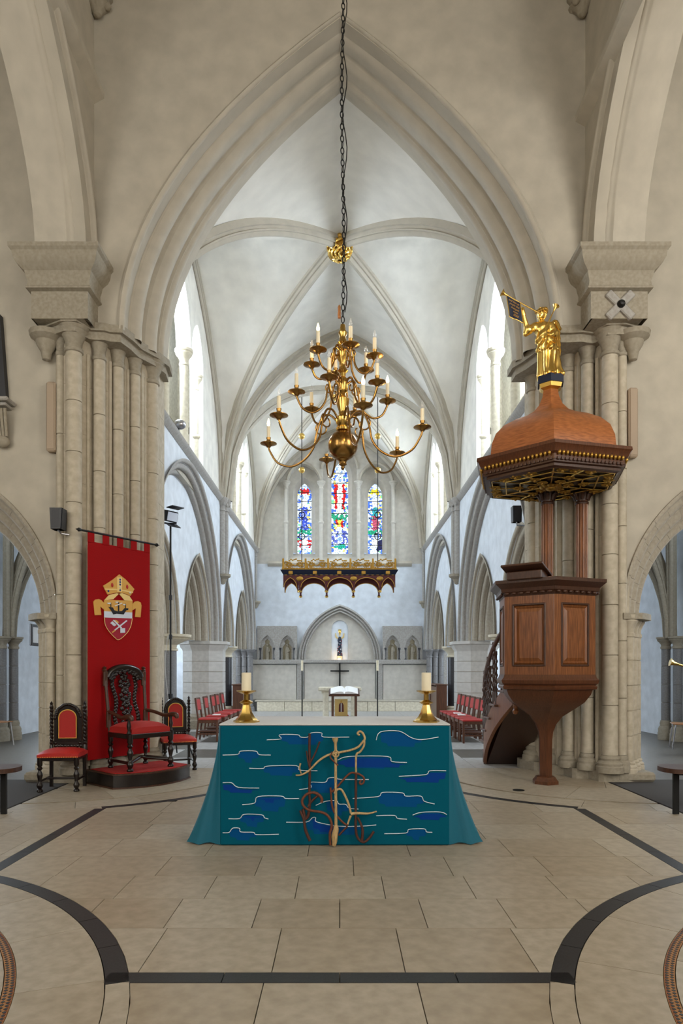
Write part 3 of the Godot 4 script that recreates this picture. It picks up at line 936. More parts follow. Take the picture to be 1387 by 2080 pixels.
	st("trim_11", MB.new().prism(pv([0.02, SILL - 0.12, -0.06, SILL - 0.04, -0.09, SILL, -0.09, SILL + 0.04, 0.0, SILL + 0.08]), -24.2, -10.1, Transform3D(Basis(Vector3(s, 0, 0), Vector3.UP, Vector3(0, 0, 1)), Vector3(s * 3.0, 0, 0))), M.stone_grey, "stone string course below the clerestory on the %s" % side, "moulding")
	# clerestory: an open arcade in front of a passage
	var open := [[11.1, 12.35, 13.9, 15.15], [19.15, 20.3, 21.45, 22.6]]
	for i in 2:
		var c: float = bays[i][0]; var hf: float = bays[i][1]
		var o: Array = open[i]
		var poly := [Vector2(c - hf, SILL)]
		for k in 3:
			var h := 1.15 if k == 1 else 0.82
			var mid: float = (o[k] + o[k + 1]) / 2; var a: float = (o[k + 1] - o[k]) / 2
			for q in arch(a - (0.06 if k == 1 else 0.05), h, 10): poly.append(Vector2(mid + q.x, 7.95 + q.y))
		poly.insert(1, Vector2(o[0] + 0.05, SILL))
		poly.append(Vector2(o[3] - 0.05, SILL))
		for k in 41:
			var t := 1.0 - k / 20.0
			poly.append(Vector2(c + hf * t, SILL + G(absf(t)) + (0.02 if absf(t) < 0.99 else 0.0)))
		st("wall_clerestory", MB.new().prism(PackedVector2Array(poly), 0.02, 0.32, xf), M.plaster_vault, "clerestory wall pierced by tall arches, %s bay on the %s" % [["first", "second"][i], side])
		for k in 4:
			var cl := thing("column", "slender clerestory column, number %s from the crossing in the %s bay, %s" % [["one", "two", "three", "four"][k], ["first", "second"][i], side], "column", xf * at(o[k], 0, 0.17), "", "structure")
			column("shaft", 0.085 if k < 3 else 0.07, SILL + 0.05, 7.95, Transform3D(), cl, M.stone_pale, 0.3, 2.0, 0.2, 0, M.stone_pale, 6.6 if k == 3 or k == 0 else 0.0)
		# outer wall of the passage with its window
		var q0 := c - hf; var q1 := c + hf
		var wm: float = (o[1] + o[2]) / 2 + 0.3
		var wa := 1.0 if s < 0 else 1.7
		var ow := [Vector2(q0, SILL), Vector2(q1, SILL), Vector2(q1, 7.5), Vector2(wm + wa, 7.5)]
		var ar := arch(wa, 1.2, 12)
		for k in range(ar.size() - 1, -1, -1): ow.append(Vector2(wm + ar[k].x, 8.7 + ar[k].y))
		ow.append_array([Vector2(wm - wa, 7.5), Vector2(q0, 7.5)])
		st("wall_passage", MB.new().prism(PackedVector2Array(ow.slice(0, 3) + [Vector2(q0, 7.5)]), 1.05, 1.3, xf), M.stone_rubble, "rough stone back wall of the clerestory passage, %s bay, %s" % [["first", "second"][i], side])
		var hi := [Vector2(q0, 7.5), Vector2(wm - wa, 7.5)]
		for p in ar: hi.append(Vector2(wm + p.x, 8.7 + p.y))
		hi.append_array([Vector2(wm + wa, 7.5), Vector2(q1, 7.5), Vector2(q1, 10.4), Vector2(q0, 10.4)])
		st("wall_passage", MB.new().prism(PackedVector2Array(hi), 1.05, 1.3, xf), M.stone_pale, "upper wall round the clerestory window, %s bay, %s" % [["first", "second"][i], side])
		var pane := [Vector2(wm - wa, 7.5)]
		for p in ar: pane.append(Vector2(wm + p.x, 8.7 + p.y))
		pane.append(Vector2(wm + wa, 7.5))
		st("window_%d" % (1 + i + (2 if s > 0 else 0)), MB.new().prism(PackedVector2Array(pane), 1.12, 1.15, xf), M.window_glass, "bright clerestory window glass, %s bay, %s" % [["first", "second"][i], side], "window")
		st("ceiling_passage", MB.new().box(Vector3(c, 10.2, 0.75), Vector3(hf * 2, 0.1, 1.1), 0.0, xf), M.plaster_vault, "flat roof of the clerestory passage, %s bay, %s" % [["first", "second"][i], side], "ceiling")
	for q in [[17.2, "between the bays"], [23.9, "at the far end"]]:
		var cw := [Vector2(0.3, SILL), Vector2(0.42, SILL)]
		for e in arch(0.24, 0.3, 6): cw.append(Vector2(0.66 + e.x, SILL + 1.5 + e.y))
		cw.append_array([Vector2(0.9, SILL), Vector2(1.1, SILL), Vector2(1.1, 10.2), Vector2(0.3, 10.2)])
		st("wall_passage", MB.new().prism(PackedVector2Array(cw), -0.15, 0.15, Transform3D(Basis(Vector3(s, 0, 0), Vector3.UP, Vector3(0, 0, 1)), Vector3(s * 3.0, 0, -q[0]))), M.stone_pale, "cross wall with a narrow doorway in the clerestory passage %s, %s" % [q[1], side])
	st("floor_passage", MB.new().box(Vector3(17.25, SILL - 0.06, 0.65), Vector3(13.9, 0.1, 1.3), 0.0, xf), M.stone_pale, "stone floor of the clerestory passage on the %s" % side, "floor")
	# aisle: outer wall, ceiling, windows, wall shafts with ribs
	st("wall_aisle", MB.new().box(Vector3(17.1, 2.65, 4.2), Vector3(14.4, 5.3, 0.2), 0.0, xf), M.plaster_white, "white outer wall of the aisle on the %s" % side)
	st("wall_aisle", MB.new().box(Vector3(24.4, 2.65, 2.4), Vector3(0.3, 5.3, 3.6), 0.0, xf), M.plaster_white, "white end wall of the aisle on the %s" % side)
	st("ceiling_aisle", MB.new().box(Vector3(17.15, 5.3, 2.2), Vector3(14.3, 0.1, 4.2), 0.0, xf), M.plaster_cream, "plain ceiling of the aisle on the %s" % side, "ceiling")
	for zc in [11.2, 17.6, 19.9, 22.4]:
		var p := [Vector2(zc - 0.7, 1.7)]
		for q in arch(0.7, 0.8, 8): p.append(Vector2(zc + q.x, 3.6 + q.y))
		p.append(Vector2(zc + 0.7, 1.7))
		st("window_5", MB.new().prism(PackedVector2Array(p), 4.06, 4.1, xf), M.window_glass, "bright aisle window on the %s, %.0f metres into the church" % [side, zc], "window")
	var ws := thing("pier", "dark twin wall shafts with spreading ribs in the aisle on the %s" % side, "pier", at(s * 6.85, 0, -14.0), "", "structure")
	for k in 2: column("shaft", 0.09, 0.0, 2.12, at(-s * 0.1 * k, 0, 0.16 - 0.3 * k), ws, M.marble_shaft, 0.22, 1.9, 0.4, 4, M.stone_cap)
	for e in 4:
		var dir: Vector3 = [Vector3(-s * 0.5, 0, 1), Vector3(-s, 0, 0.35), Vector3(-s, 0, -0.35), Vector3(-s * 0.2, 0, -1)][e]
		var pts := []
		for k in 13:
			var u := k / 12.0
			pts.append(Vector3(-s * 0.05, 2.1, 0) + dir.normalized() * (2.6 * (1.0 - cos(u * PI / 2))) + Vector3(0, 3.1 * sin(u * PI / 2), 0))
		part("rib", rib(MB.new(), pts, 0.1, 0.16), M.stone_cap, ws)

func east_wall() -> void:
	var xf := at(0, 0, -ZE)
	var lan := [[-1.28, 0.56, 8.05, 0.68, 0.255, 7.72, 0.48, 5.64], [0.0, 0.6, 8.55, 0.8, 0.3, 8.35, 0.6, 5.64], [1.28, 0.56, 8.05, 0.68, 0.255, 7.72, 0.48, 5.64]]
	var a := [Vector2(-3.1, 5.2)]
	for l in lan: a.append_array(notch(l[0], l[1], l[2], l[3], 5.2, false, 10))
	a.append(Vector2(3.1, 5.2))
	for k in 41:
		var x := 1.0 - k / 20.0
		a.append(Vector2(x * 3.05, SILL + G(absf(x)) + 0.05))
	st("wall_east", MB.new().prism(PackedVector2Array(a), -0.3, 0.0, xf), M.plaster_east, "stone end wall with three tall lancet recesses")
	var b := [Vector2(-3.1, 5.2)]
	for l in lan: b.append_array(notch(l[0], l[4] + 0.14, l[5], l[6] + 0.14, 5.2, false, 10))
	b.append_array([Vector2(3.1, 5.2), Vector2(3.1, 10.4), Vector2(-3.1, 10.4)])
	st("wall_east", MB.new().prism(PackedVector2Array(b), -0.5, -0.29, xf), M.plaster_east, "inner face of the end wall behind the lancet recesses")
	st("wall_east", MB.new().box(Vector3(0, 2.6, -ZE - 0.3), Vector3(7.2, 5.2, 0.6)), M.plaster_white, "white lower end wall above the stone arcading")
	st("trim_12", MB.new().prism(pv([0, 5.1, 0.07, 5.14, 0.1, 5.2, 0.04, 5.26, 0, 5.3]), -2.55, 2.55, Transform3D(Basis(Vector3(0, 0, 1), Vector3.UP, Vector3(1, 0, 0)), Vector3(0, 0, -ZE))), M.stone_painted, "thin stone string course under the three lancets", "moulding")
	for i in 3:
		var l: Array = lan[i]
		var nm: String = ["robed figure in blue", "risen figure with red mantle", "figure in a rose tunic"][i]
		# splayed jambs
		var pr := [Vector3(l[4] + 0.14, l[6] + 0.14, -0.3), Vector3(l[4] + 0.03, l[6] + 0.03, -0.5), Vector3(l[4], l[6], -0.52), Vector3(l[4], l[6], -0.62)]
		var w := thing("window_%d" % (10 + i), "stained glass lancet with a %s" % nm, "window", xf * at(l[0], 0, 0), "stained glass lancets", "structure")
		part("jamb", arch_band(MB.new(), pr, at(0, l[5], 0), 10, false, false, l[5] - l[7]), M.plaster_east, w)
		part("sill", MB.new().prism(pv([0.0, 5.2, -0.62, 5.2, -0.62, 5.64, -0.5, 5.64, -0.0, 5.3]), -l[1], l[1], Transform3D(Basis(Vector3(0, 0, 1), Vector3.UP, Vector3(1, 0, 0)), Vector3.ZERO)), M.plaster_east, w)
		var tex := stained(i)
		var gm := StandardMaterial3D.new()
		gm.resource_name = "window_stained_%d" % i
		gm.albedo_texture = tex
		gm.roughness = 0.3
		gm.emission_enabled = true
		gm.emission_operator = BaseMaterial3D.EMISSION_OP_MULTIPLY
		gm.emission = Color.WHITE
		gm.emission_texture = tex
		gm.emission_energy_multiplier = 1.3
		var top: float = l[5] + l[6]
		var rowsn := 8 if i != 1 else 9
		for k in rowsn:
			var y0 := lerpf(l[7], top, float(k) / rowsn); var y1 := lerpf(l[7], top, float(k + 1) / rowsn)
			var full := [Vector2(-l[4], l[7])]
			for q in arch(l[4], l[6], 10): full.append(Vector2(q.x, l[5] + q.y))
			full.append(Vector2(l[4], l[7]))
			for g in Geometry2D.intersect_polygons(PackedVector2Array(full), pv([-1, y0, 1, y0, 1, y1 - 0.012, -1, y1 - 0.012])):
				var mb := MB.new()
				mb.prism(g, -0.6, -0.6)
				for e in mb.v.size(): mb.t[e] = Vector2(mb.v[e].x / (2 * l[4]) + 0.5, 1.0 - (mb.v[e].y - l[7]) / (top - l[7]))
				part("glass_panel", mb, gm, w)
			if k > 0: part("saddle_bar", MB.new().box(Vector3(0, y0 - 0.006, -0.585), Vector3(l[4] * 2, 0.02, 0.02)), M.glass_lead, w)
	# shafts and hood arches between the lancets
	for x in [-1.9, -0.66, 0.66, 1.9]:
		var c := thing("column", "slender white shaft with ring %s the lancets" % ("between" if absf(x) < 1 else "at the outer side of"), "column", xf * at(x, 0, 0.05), "shafts of the lancet wall", "structure")
		column("shaft", 0.07, 5.24, 8.1, Transform3D(), c, M.plaster_east, 0.25, 2.0, 0.12, 0, M.plaster_east, 6.65)
	for l in lan:
		st("trim_13", arch_band(MB.new(), [Vector3(l[1] + 0.08, l[3] + 0.1, -0.02), Vector3(l[1] + 0.08, l[3] + 0.1, 0.05), Vector3(l[1] + 0.04, l[3] + 0.05, 0.08), Vector3(l[1], l[3], 0.04), Vector3(l[1], l[3], -0.3)], xf * at(l[0], l[2], 0), 12), M.stone_painted, "thin moulded hood arch over the %s lancet" % ["blue-robed", "red-mantled", "rose-tunic"][lan.find(l)], "arch")
	# arcading below
	var rd := thing("trim_14", "pointed stone arch with plain tympanum framing the statue niche", "arch", xf, "", "structure")
	var ap := []
	for q: Vector2 in moulded(Vector2(0, 0.02), Vector2(0.26, -0.02), [[0.02, 0.3, 0.06], [0.35, 0.65, 0.05], [0.7, 0.98, 0.06]]): ap.append(Vector3(1.46 - q.x, 1.95 - q.x * 1.15, q.y + 0.1))
	ap.append(Vector3(1.2, 1.65, 0.0)); ap.append(Vector3(1.47, 1.96, 0.0))
	part("arch", arch_band(MB.new(), ap, at(0, 1.8, 0), 18, false, true), M.stone_grey, rd)
	var ty := [Vector2(-1.22, 1.8), Vector2(-0.3, 1.8), Vector2(-0.3, 2.85)]
	for k in 9: ty.append(Vector2(-0.3 * cos(PI * k / 8), 2.88 + 0.32 * sin(PI * k / 8)))
	ty.append_array([Vector2(0.3, 2.85), Vector2(0.3, 1.8), Vector2(1.22, 1.8)])
	var ta := arch(1.22, 1.68, 16)
	for k in range(ta.size() - 1, -1, -1): ty.append(Vector2(ta[k].x, 1.8 + ta[k].y))
	part("tympanum", MB.new().prism(PackedVector2Array(ty), 0.0, 0.03), M.plaster_east, rd)
	part("niche", (func() -> MB:
		var mb := MB.new()
		var rows := []
		for k in 9:
			var an := PI * k / 8.0
			rows.append(PackedVector3Array([Vector3(-0.3 * cos(an), 1.8, 0.03 - 0.24 * sin(an)), Vector3(-0.3 * cos(an), 2.88, 0.03 - 0.24 * sin(an)), Vector3(-0.26 * cos(an), 3.05, 0.03 - 0.22 * sin(an)), Vector3(-0.15 * cos(an), 3.16, 0.03 - 0.14 * sin(an)), Vector3(0, 3.2, 0.03)]))
		mb.grid(rows, false, false, 0.3)
		return mb).call(), M.plaster_east, rd)
	part("ledge", MB.new().box(Vector3(0, 1.74, 0.08), Vector3(2.7, 0.12, 0.22), 0.02), M.stone_grey, rd)
	part("panel", MB.new().box(Vector3(0, 0.98, 0.03), Vector3(2.5, 1.36, 0.06), 0.01), M.plaster_east, rd)
	part("panel_foot", MB.new().box(Vector3(0, 0.36, 0.05), Vector3(2.6, 0.12, 0.12), 0.02), M.stone_painted, rd)
	for s: float in [-1.0, 1.0]:
		var bl := thing("trim_15", "grey stone blind arcade of two trefoil niches on the %s" % ("pulpit side" if s > 0 else "throne side"), "arcade", xf, "", "structure")
		for k in 2:
			var cx: float = s * (1.86 + 0.7 * k)
			var o := [Vector2(cx - 0.35, 1.8)]
			o.append_array(notch(cx, 0.26, 2.2, 0.46, 1.8, false, 10))
			o.append_array([Vector2(cx + 0.35, 1.8), Vector2(cx + 0.35, 2.98), Vector2(cx - 0.35, 2.98)])
			part("facing_stone", MB.new().prism(PackedVector2Array(o), 0.0, 0.16), M.stone_grey, bl)
			var cus := [Vector2(cx - 0.27, 1.8), Vector2(cx - 0.16, 1.8), Vector2(cx - 0.16, 2.25), Vector2(cx - 0.07, 2.36), Vector2(cx - 0.09, 2.46), Vector2(cx, 2.53), Vector2(cx + 0.09, 2.46), Vector2(cx + 0.07, 2.36), Vector2(cx + 0.16, 2.25), Vector2(cx + 0.16, 1.8), Vector2(cx + 0.27, 1.8)]
			var ia := arch(0.27, 0.47, 10)
			for e in range(ia.size() - 1, -1, -1): cus.append(Vector2(cx + ia[e].x, 2.2 + ia[e].y))
			part("trefoil", MB.new().prism(PackedVector2Array(cus), 0.03, 0.08), M.stone_grey, bl)
			part("niche_back", MB.new().box(Vector3(cx, 2.2, 0.012), Vector3(0.5, 0.8, 0.02)), M.stone_rubble, bl)
			for e: float in [-1.0, 1.0]: part("colonnette", MB.new().lathe(prof([0.05, 1.8, 0.03, 1.86, 0.03, 2.1, 0.05, 2.18, 0.05, 2.22]), 8), M.marble_dark, bl, at(cx + e * 0.25, 0, 0.13))
			var f := thing("niche_figure", "weathered dark figure in the %s trefoil niche, %s" % [["inner", "outer"][k], "pulpit side" if s > 0 else "throne side"], "statue", xf * at(cx, 1.8, 0.06), "worn figures in the trefoil niches")
			part("robe", MB.new().lathe(prof([0.0, 0.0, 0.075, 0.0, 0.06, 0.1, 0.065, 0.3, 0.05, 0.42, 0.02, 0.46, 0.0, 0.46]), 10), M.stone_cap, f, Transform3D(Basis().scaled(Vector3(1, 1, 0.6)), Vector3.ZERO))
			part("head", MB.new().ball(Vector3(0, 0.52, 0), 0.045, 8), M.stone_cap, f)
			part("arm", MB.new().tube([Vector3(0.06, 0.4, 0), Vector3(0.08, 0.3, 0.03), Vector3(0.02, 0.27, 0.06)], 0.02, 6), M.stone_cap, f)
		part("ledge", MB.new().box(Vector3(s * 2.2, 1.72, 0.1), Vector3(1.75, 0.16, 0.24), 0.02), M.stone_grey, bl)
		part("frame_post", MB.new().box(Vector3(s * 1.4, 0.98, 0.06), Vector3(0.22, 1.4, 0.12), 0.01), M.stone_grey, bl)
		part("panel", MB.new().box(Vector3(s * 2.4, 1.0, 0.05), Vector3(1.75, 1.24, 0.1), 0.01), M.plaster_east, bl)
	var bn := thing("stone_bench", "low pale stone bench along the end wall", "bench", xf * at(0, 0, 0.3))
	for k in 6: part("stone_block", MB.new().box(Vector3(-2.4 + k * 0.96, 0.17, 0), Vector3(0.95, 0.34, 0.42), 0.01), M.stone_pale, bn)
	part("top_slab", MB.new().box(Vector3(0, 0.36, 0), Vector3(5.9, 0.05, 0.46), 0.01), M.stone_painted, bn)

func stained(i: int) -> ImageTexture:
	var w := 96; var h := 480 if i != 1 else 520
	var im := Image.create(w, h, false, Image.FORMAT_RGB8)
	var r := RandomNumberGenerator.new()
	r.seed = 40 + i
	var cells := []
	for gy in h / 11 + 1:
		for gx in w / 11 + 1:
			var p := Vector2(gx * 11 + r.randf() * 11, gy * 11 + r.randf() * 11)
			var u := (p.x / w - 0.5) * 2.0; var y := p.y / h
			var c := Color(0.86, 0.93, 1.0)
			var e := r.randf()
			if absf(u) > 0.45:
				if e < 0.3: c = Color(0.25, 0.42, 0.9)
				elif e < 0.4: c = Color(0.45, 0.8, 0.6)
				elif e < 0.48: c = Color(0.95, 0.85, 0.4)
			elif e < 0.15: c = Color(0.5, 0.65, 0.95)
			# the figure
			if i == 1:
				var d := absf(u - 0.0)
				if y > 0.2 and y < 0.56 and d < 0.3: c = Color(1, 1, 0.97)
				if y > 0.22 and y < 0.5 and d > 0.3 and d < 0.62 - 0.2 * absf(y - 0.36): c = Color(0.8, 0.08, 0.1)
				if y > 0.55 and y < 0.62: c = Color(0.15, 0.6, 0.45) if e < 0.6 else c
				if y > 0.62 and y < 0.7 and d < 0.4: c = Color(0.95, 0.85, 0.3) if d < 0.25 else Color(0.8, 0.12, 0.12)
				if y > 0.9 and y < 0.94 and d < 0.6: c = Color(0.1, 0.65, 0.55)
				if y > 0.74 and y < 0.88 and d > 0.3: c = Color(0.35, 0.4, 0.75) if e < 0.6 else c
			else:
				var d := absf(u)
				if y > 0.08 and y < 0.15 and d < 0.55: c = Color(0.8, 0.1, 0.12) if i == 0 else Color(0.95, 0.85, 0.15)
				if y > 0.23 and y < 0.34 and d < 0.4: c = Color(1, 1, 0.98)
				if y > 0.34 and y < 0.66 and d < 0.42: c = (Color(0.2, 0.3, 0.75) if e < 0.6 else Color(0.55, 0.6, 0.9)) if i == 0 else (Color(0.15, 0.6, 0.65) if y < 0.46 else Color(0.7, 0.3, 0.4))
				if y > 0.66 and y < 0.72: c = Color(0.1, 0.6, 0.45) if e < 0.7 else c
				if y > 0.8 and y < 0.95 and d > 0.35 and i == 0: c = Color(0.75, 0.1, 0.15) if e < 0.6 else c
				if y > 0.8 and y < 0.95 and u > 0.2 and i == 2: c = Color(0.08, 0.1, 0.3)
				if y > 0.78 and y < 0.9 and d < 0.4: c = Color(1, 1, 1)
			cells.append([p, c])
	var gw := w / 11 + 1
	for y in h:
		for x in w:
			var best := 1e9; var second := 1e9; var col := Color.WHITE
			var gx := x / 11; var gy := y / 11
			for oy in range(-1, 2):
				for ox in range(-1, 2):
					var cx := gx + ox; var cy := gy + oy
					if cx < 0 or cy < 0 or cx >= gw or cy >= h / 11 + 1: continue
					var q: Array = cells[cy * gw + cx]
					var d: float = q[0].distance_to(Vector2(x, y))
					if d < best:
						second = best; best = d; col = q[1]
					elif d < second: second = d
			if second - best < 1.1: col = col * 0.12
			im.set_pixel(x, y, col)
	return ImageTexture.create_from_image(im)

func outer_rooms() -> void:
	for s: float in [-1.0, 1.0]:
		var side: String = "pulpit side" if s > 0 else "throne side"
		st("wall_transept", MB.new().box(Vector3(s * 9.15, 5.6, -4.85), Vector3(0.3, 11.2, 8.4)), M.plaster_cream, "end wall of the transept on the %s" % side)
		st("wall_transept", MB.new().box(Vector3(s * 6.55, 5.6, -0.45), Vector3(5.5, 11.2, 0.3)), M.plaster_cream, "rear wall of the transept on the %s" % side)
		var p := [Vector2(-1.7, 2.9)]
		for q in arch(1.7, 1.9, 10): p.append(Vector2(q.x, 6.0 + q.y))
		p.append(Vector2(1.7, 2.9))
		st("window_6", MB.new().prism(PackedVector2Array(p), 0.0, 0.03, at(s * 6.4, 0, -0.66)), M.window_glass_warm, "large transept window on the %s" % side, "window")
		st("wall_nave", MB.new().box(Vector3(s * 3.95, 5.6, 5.0), Vector3(0.3, 11.2, 10.6)), M.plaster_cream, "nave wall on the %s" % side)
	for s: float in [-1.0, 1.0]:
		st("window_8", MB.new().prism(pv([-0.8, 2.2, 0.8, 2.2, 0.8, 4.6, 0.0, 5.6, -0.8, 4.6]), 0.0, 0.03, Transform3D(Basis(Vector3(0, 0, 1), Vector3.UP, Vector3(s, 0, 0)), Vector3(s * 3.76, 0, 1.4))), M.window_glass_warm, "pointed nave window on the %s" % ("pulpit side" if s > 0 else "throne side"), "window")
	st("wall_west", MB.new().box(Vector3(0, 5.6, 10.2), Vector3(8.4, 11.2, 0.3)), M.plaster_cream, "west wall of the nave with its great window")
	st("floor_nave", MB.new().box(Vector3(0, -0.02, 4.1), Vector3(8.2, 0.04, 12.0)), M.floor_stone, "beige stone floor of the nave", "floor")
	var p := [Vector2(-2.3, 2.6)]
	for q in arch(2.3, 2.5, 10): p.append(Vector2(q.x, 6.4 + q.y))
	p.append(Vector2(2.3, 2.6))
	st("window_7", MB.new().prism(PackedVector2Array(p), 0.0, 0.03, at(0, 0, 10.0)), M.window_glass_warm, "great west window of the nave", "window")

# ---------------------------------------------------------------- furnishings
func furnish() -> void:
	altar()
	chandelier()
	pulpit()
	angel()
	throne_group()
	hanging_canopy()
	choir_things()
	small_things()

func cat_rom(p: Array, k := 5) -> Array:      # smooth path through points
	var out := []
	for i in p.size() - 1:
		var a: Vector3 = p[maxi(i - 1, 0)]; var b: Vector3 = p[i]; var c: Vector3 = p[i + 1]; var d: Vector3 = p[mini(i + 2, p.size() - 1)]
		for e in k:
			out.append(b.cubic_interpolate(c, a, d, float(e) / k))
	out.append(p[-1])
	return out

func spread(r: Array, m: int) -> Array:
	var out := []
	for i in m:
		var u := float(i) / (m - 1) * (r.size() - 1)
		var k := int(u)
		out.append(lerpf(r[k], r[mini(k + 1, r.size() - 1)], u - k))
	return out

func altar() -> void:
	var cx := -0.042; var hw := 0.943; var zf := -5.62; var zb := -6.51
	var al := thing("altar", "altar dressed in a teal frontal with blue waves and white cords", "altar", at(cx, 0, (zf + zb) / 2))
	var hz := (zf - zb) / 2
	part("frontal", MB.new().box(Vector3(0, 0.497, 0), Vector3(hw * 2, 0.986, hz * 2), 0.008), M.cloth_teal, al)
	part("top_cloth", MB.new().box(Vector3(0, 0.997, 0), Vector3(hw * 2 + 0.012, 0.014, hz * 2 + 0.012), 0.004), M.linen_white, al)
	for s: float in [-1.0, 1.0]:
		var rows := []
		for i in 19:
			var v := i / 18.0
			var row := PackedVector3Array()
			var fl := 0.02 + 0.27 * pow(v, 1.7)
			for j in 27:
				var u := j / 26.0
				var p: Vector3
				var g := 0.25
				if u < g:
					var w := u / g
					p = Vector3(hw + fl * w, 0.985 - 0.985 * v, hz - 0.01 - 0.05 * w + 0.03 * v * sin(w * 9.0 + v * 2.0) * sin(w * PI))
				else:
					var w := (u - g) / (1.0 - g)
					p = Vector3(hw + fl * (0.82 + 0.18 * cos(w * 17.0)) + 0.012 * v * sin(w * 31.0), 0.985 - 0.985 * v, hz - 0.06 - w * (hz * 2 - 0.08))
				p.x *= s
				p.y = maxf(p.y, 0.004 + 0.012 * absf(sin(u * 20.0)) * v)
				row.append(p)
			rows.append(row)
		var mb := MB.new()
		mb.grid(rows, false, false, 0.2)
		part("side_drape", mb, M.cloth_teal_silk, al)
	# waves: cords laid over blue patches, drawn on the frontal
	var lines := [[388,134,450,130,443,112,520,112,535,122,565,122,580,104,625,104,635,122,745,122], [862,135,880,100,960,96,1015,125,1060,133,1132,122], [197,200,262,197,275,183,340,183,355,198,405,200], [312,257,372,258,390,248,515,246,530,265,607,268], [695,222,745,206,910,206,930,228,995,232], [960,292,1075,285,1095,268,1165,268], [528,350,580,340,575,318,640,318,655,300,690,298,705,305,830,306], [197,320,235,320,265,340,355,343], [282,415,335,408,350,380,450,378,470,388,528,388], [760,388,870,380,890,362,975,364,990,378,1055,378,1070,400,1115,412], [600,418,645,400,690,398,700,412,730,414,745,430,785,434], [222,476,270,475,290,457,365,459,378,472,395,477], [862,463,940,462,955,475,995,478], [1020,460,1060,448,1140,447,1168,458], [472,491,560,490,585,472,600,472,605,490,700,508,800,508,862,503], [197,537,225,535,240,517,270,518,275,533,330,535,345,545,440,543], [897,541,990,538,1005,522,1070,520,1080,533,1105,535]]
	var fr := func(x: float, y: float, d: float) -> Vector3: return P(360 + x / 2.134, 1440 + y / 2.134, d) - al.position
	for k in lines.size():
		var l: Array = lines[k]
		var pts := []
		for e in range(0, l.size(), 2): pts.append(fr.call(l[e], l[e + 1], 5.614))
		part("wave_cord", MB.new().tube(cat_rom(pts, 4), 0.0034, 6), M.cord_white, al)
		for layer in 2:
			var a := 2 if layer == 0 else 4
			var b := l.size() - (2 if layer == 0 else 4)
			if b - a < 4: a = 0; b = l.size()
			var poly := PackedVector2Array()
			for e in range(a, b, 2):
				var p: Vector3 = fr.call(l[e], l[e + 1] + 3 + layer * 5, 5.62)
				poly.append(Vector2(p.x, p.y))
			var low := 26.0 + 6.0 * (k % 3) - layer * 10
			var x1: float = l[b - 2]; var x0: float = l[a]; var yb: float = maxf(l[b - 1], l[a + 1])
			for q in [[x1 - 6, yb + low * 0.4], [x1 - 30, yb + low * 0.45], [x1 - 34, yb + low], [lerpf(x0, x1, 0.45), yb + low * 0.9], [x0 + 34, yb + low * 0.9], [x0 + 28, yb + low * 0.5], [x0 + 5, yb + low * 0.35]]:
				var p: Vector3 = fr.call(q[0], q[1], 5.62)
				poly.append(Vector2(p.x, p.y))
			if Geometry2D.triangulate_polygon(poly).size() > 0:
				part("wave_patch", MB.new().prism(poly, hz - 0.002, hz + 0.0012 + 0.001 * layer), M.cloth_blue if layer == 1 else M.cloth_blue_mid, al)
	# driftwood relief in front of the frontal
	var dw := thing("driftwood_cross", "cross of intertwined brown and pale driftwood branches before the teal frontal", "sculpture", at(cx, 0, zf + 0.03))
	var B := [["d", [15], [398,115,395,300,400,500,398,640,395,810,400,940,375,1085,340,1120]], ["d", [10], [515,210,470,330,405,460]], ["d", [9], [360,320,375,420,390,500]], ["d", [12, 20], [285,1020,330,1130,350,1250,402,1372]], ["d", [18], [320,1000,340,1110]], ["d", [14], [400,960,380,1090,335,1130]],
		["p", [8, 13, 13, 13, 12], [235,605,300,600,390,550,500,440,620,365,760,335,880,310,970,270,1030,200,1045,170,1020,110,985,90,960,115,985,135]], ["p", [12], [1040,190,1035,260,990,330,945,370,942,570]], ["p", [11, 6], [290,465,280,520,298,585]],
		["p", [36, 34, 18, 16, 16, 16, 16, 16, 16, 17, 18], [697,165,700,225,703,320,703,600,705,900,706,1190]], ["p", [22, 34, 38, 30, 22], [700,1190,706,1240,690,1320,690,1385,680,1435]], ["b", [9], [665,330,640,390,690,450,730,490]],
		["b", [12], [642,750,650,830,660,960,700,1060,790,1160,848,1195]], ["b", [12], [660,800,730,730,860,590,940,580,1010,610,1035,640,1030,690,1000,710,985,690,1005,660]], ["b", [15], [440,805,360,830,310,900,330,970,400,1015,540,1040,610,1080,650,1150,655,1220,635,1290,640,1425]], ["b", [17], [440,805,500,830,540,880,535,925]], ["d", [14], [510,830,430,900,380,970]],
		["p", [13], [690,820,720,775,770,775,820,860,860,960,880,1050]], ["p", [20, 16, 12, 7], [880,1060,960,1050,1080,1055,1185,1030]], ["p", [14, 9], [880,1080,860,1130,845,1180]],
		["d", [15], [942,570,940,800,938,1000,940,1250,970,1350,1030,1390,1090,1350,1150,1265]], ["d", [12, 18], [960,1100,1000,1180,1020,1260,1010,1370]], ["d", [12], [840,1205,740,1310]]]
	for k in B.size():
		var b: Array = B[k]
		var pts := []
		for e in range(0, b[2].size(), 2):
			pts.append(P(560 + b[2][e] / 5.779, 1470 + b[2][e + 1] / 5.779, 5.585 - 0.004 * (k % 4)) - dw.position)
		var sm := cat_rom(pts, 5)
		var rr := []
		for q in spread(b[1] if b[1].size() > 1 else [b[1][0], b[1][0]], sm.size()): rr.append(q * 0.0007)
		part("branch", MB.new().tube(sm, rr, 8), {"d": M.driftwood_dark, "p": M.driftwood_pale, "b": M.driftwood_brown}[b[0]], dw)
	var ring := []
	for k in 16: ring.append(P(560 + (705 + 34 * cos(TAU * k / 16)) / 5.779, 1470 + (355 + 36 * sin(TAU * k / 16)) / 5.779, 5.57) - dw.position)
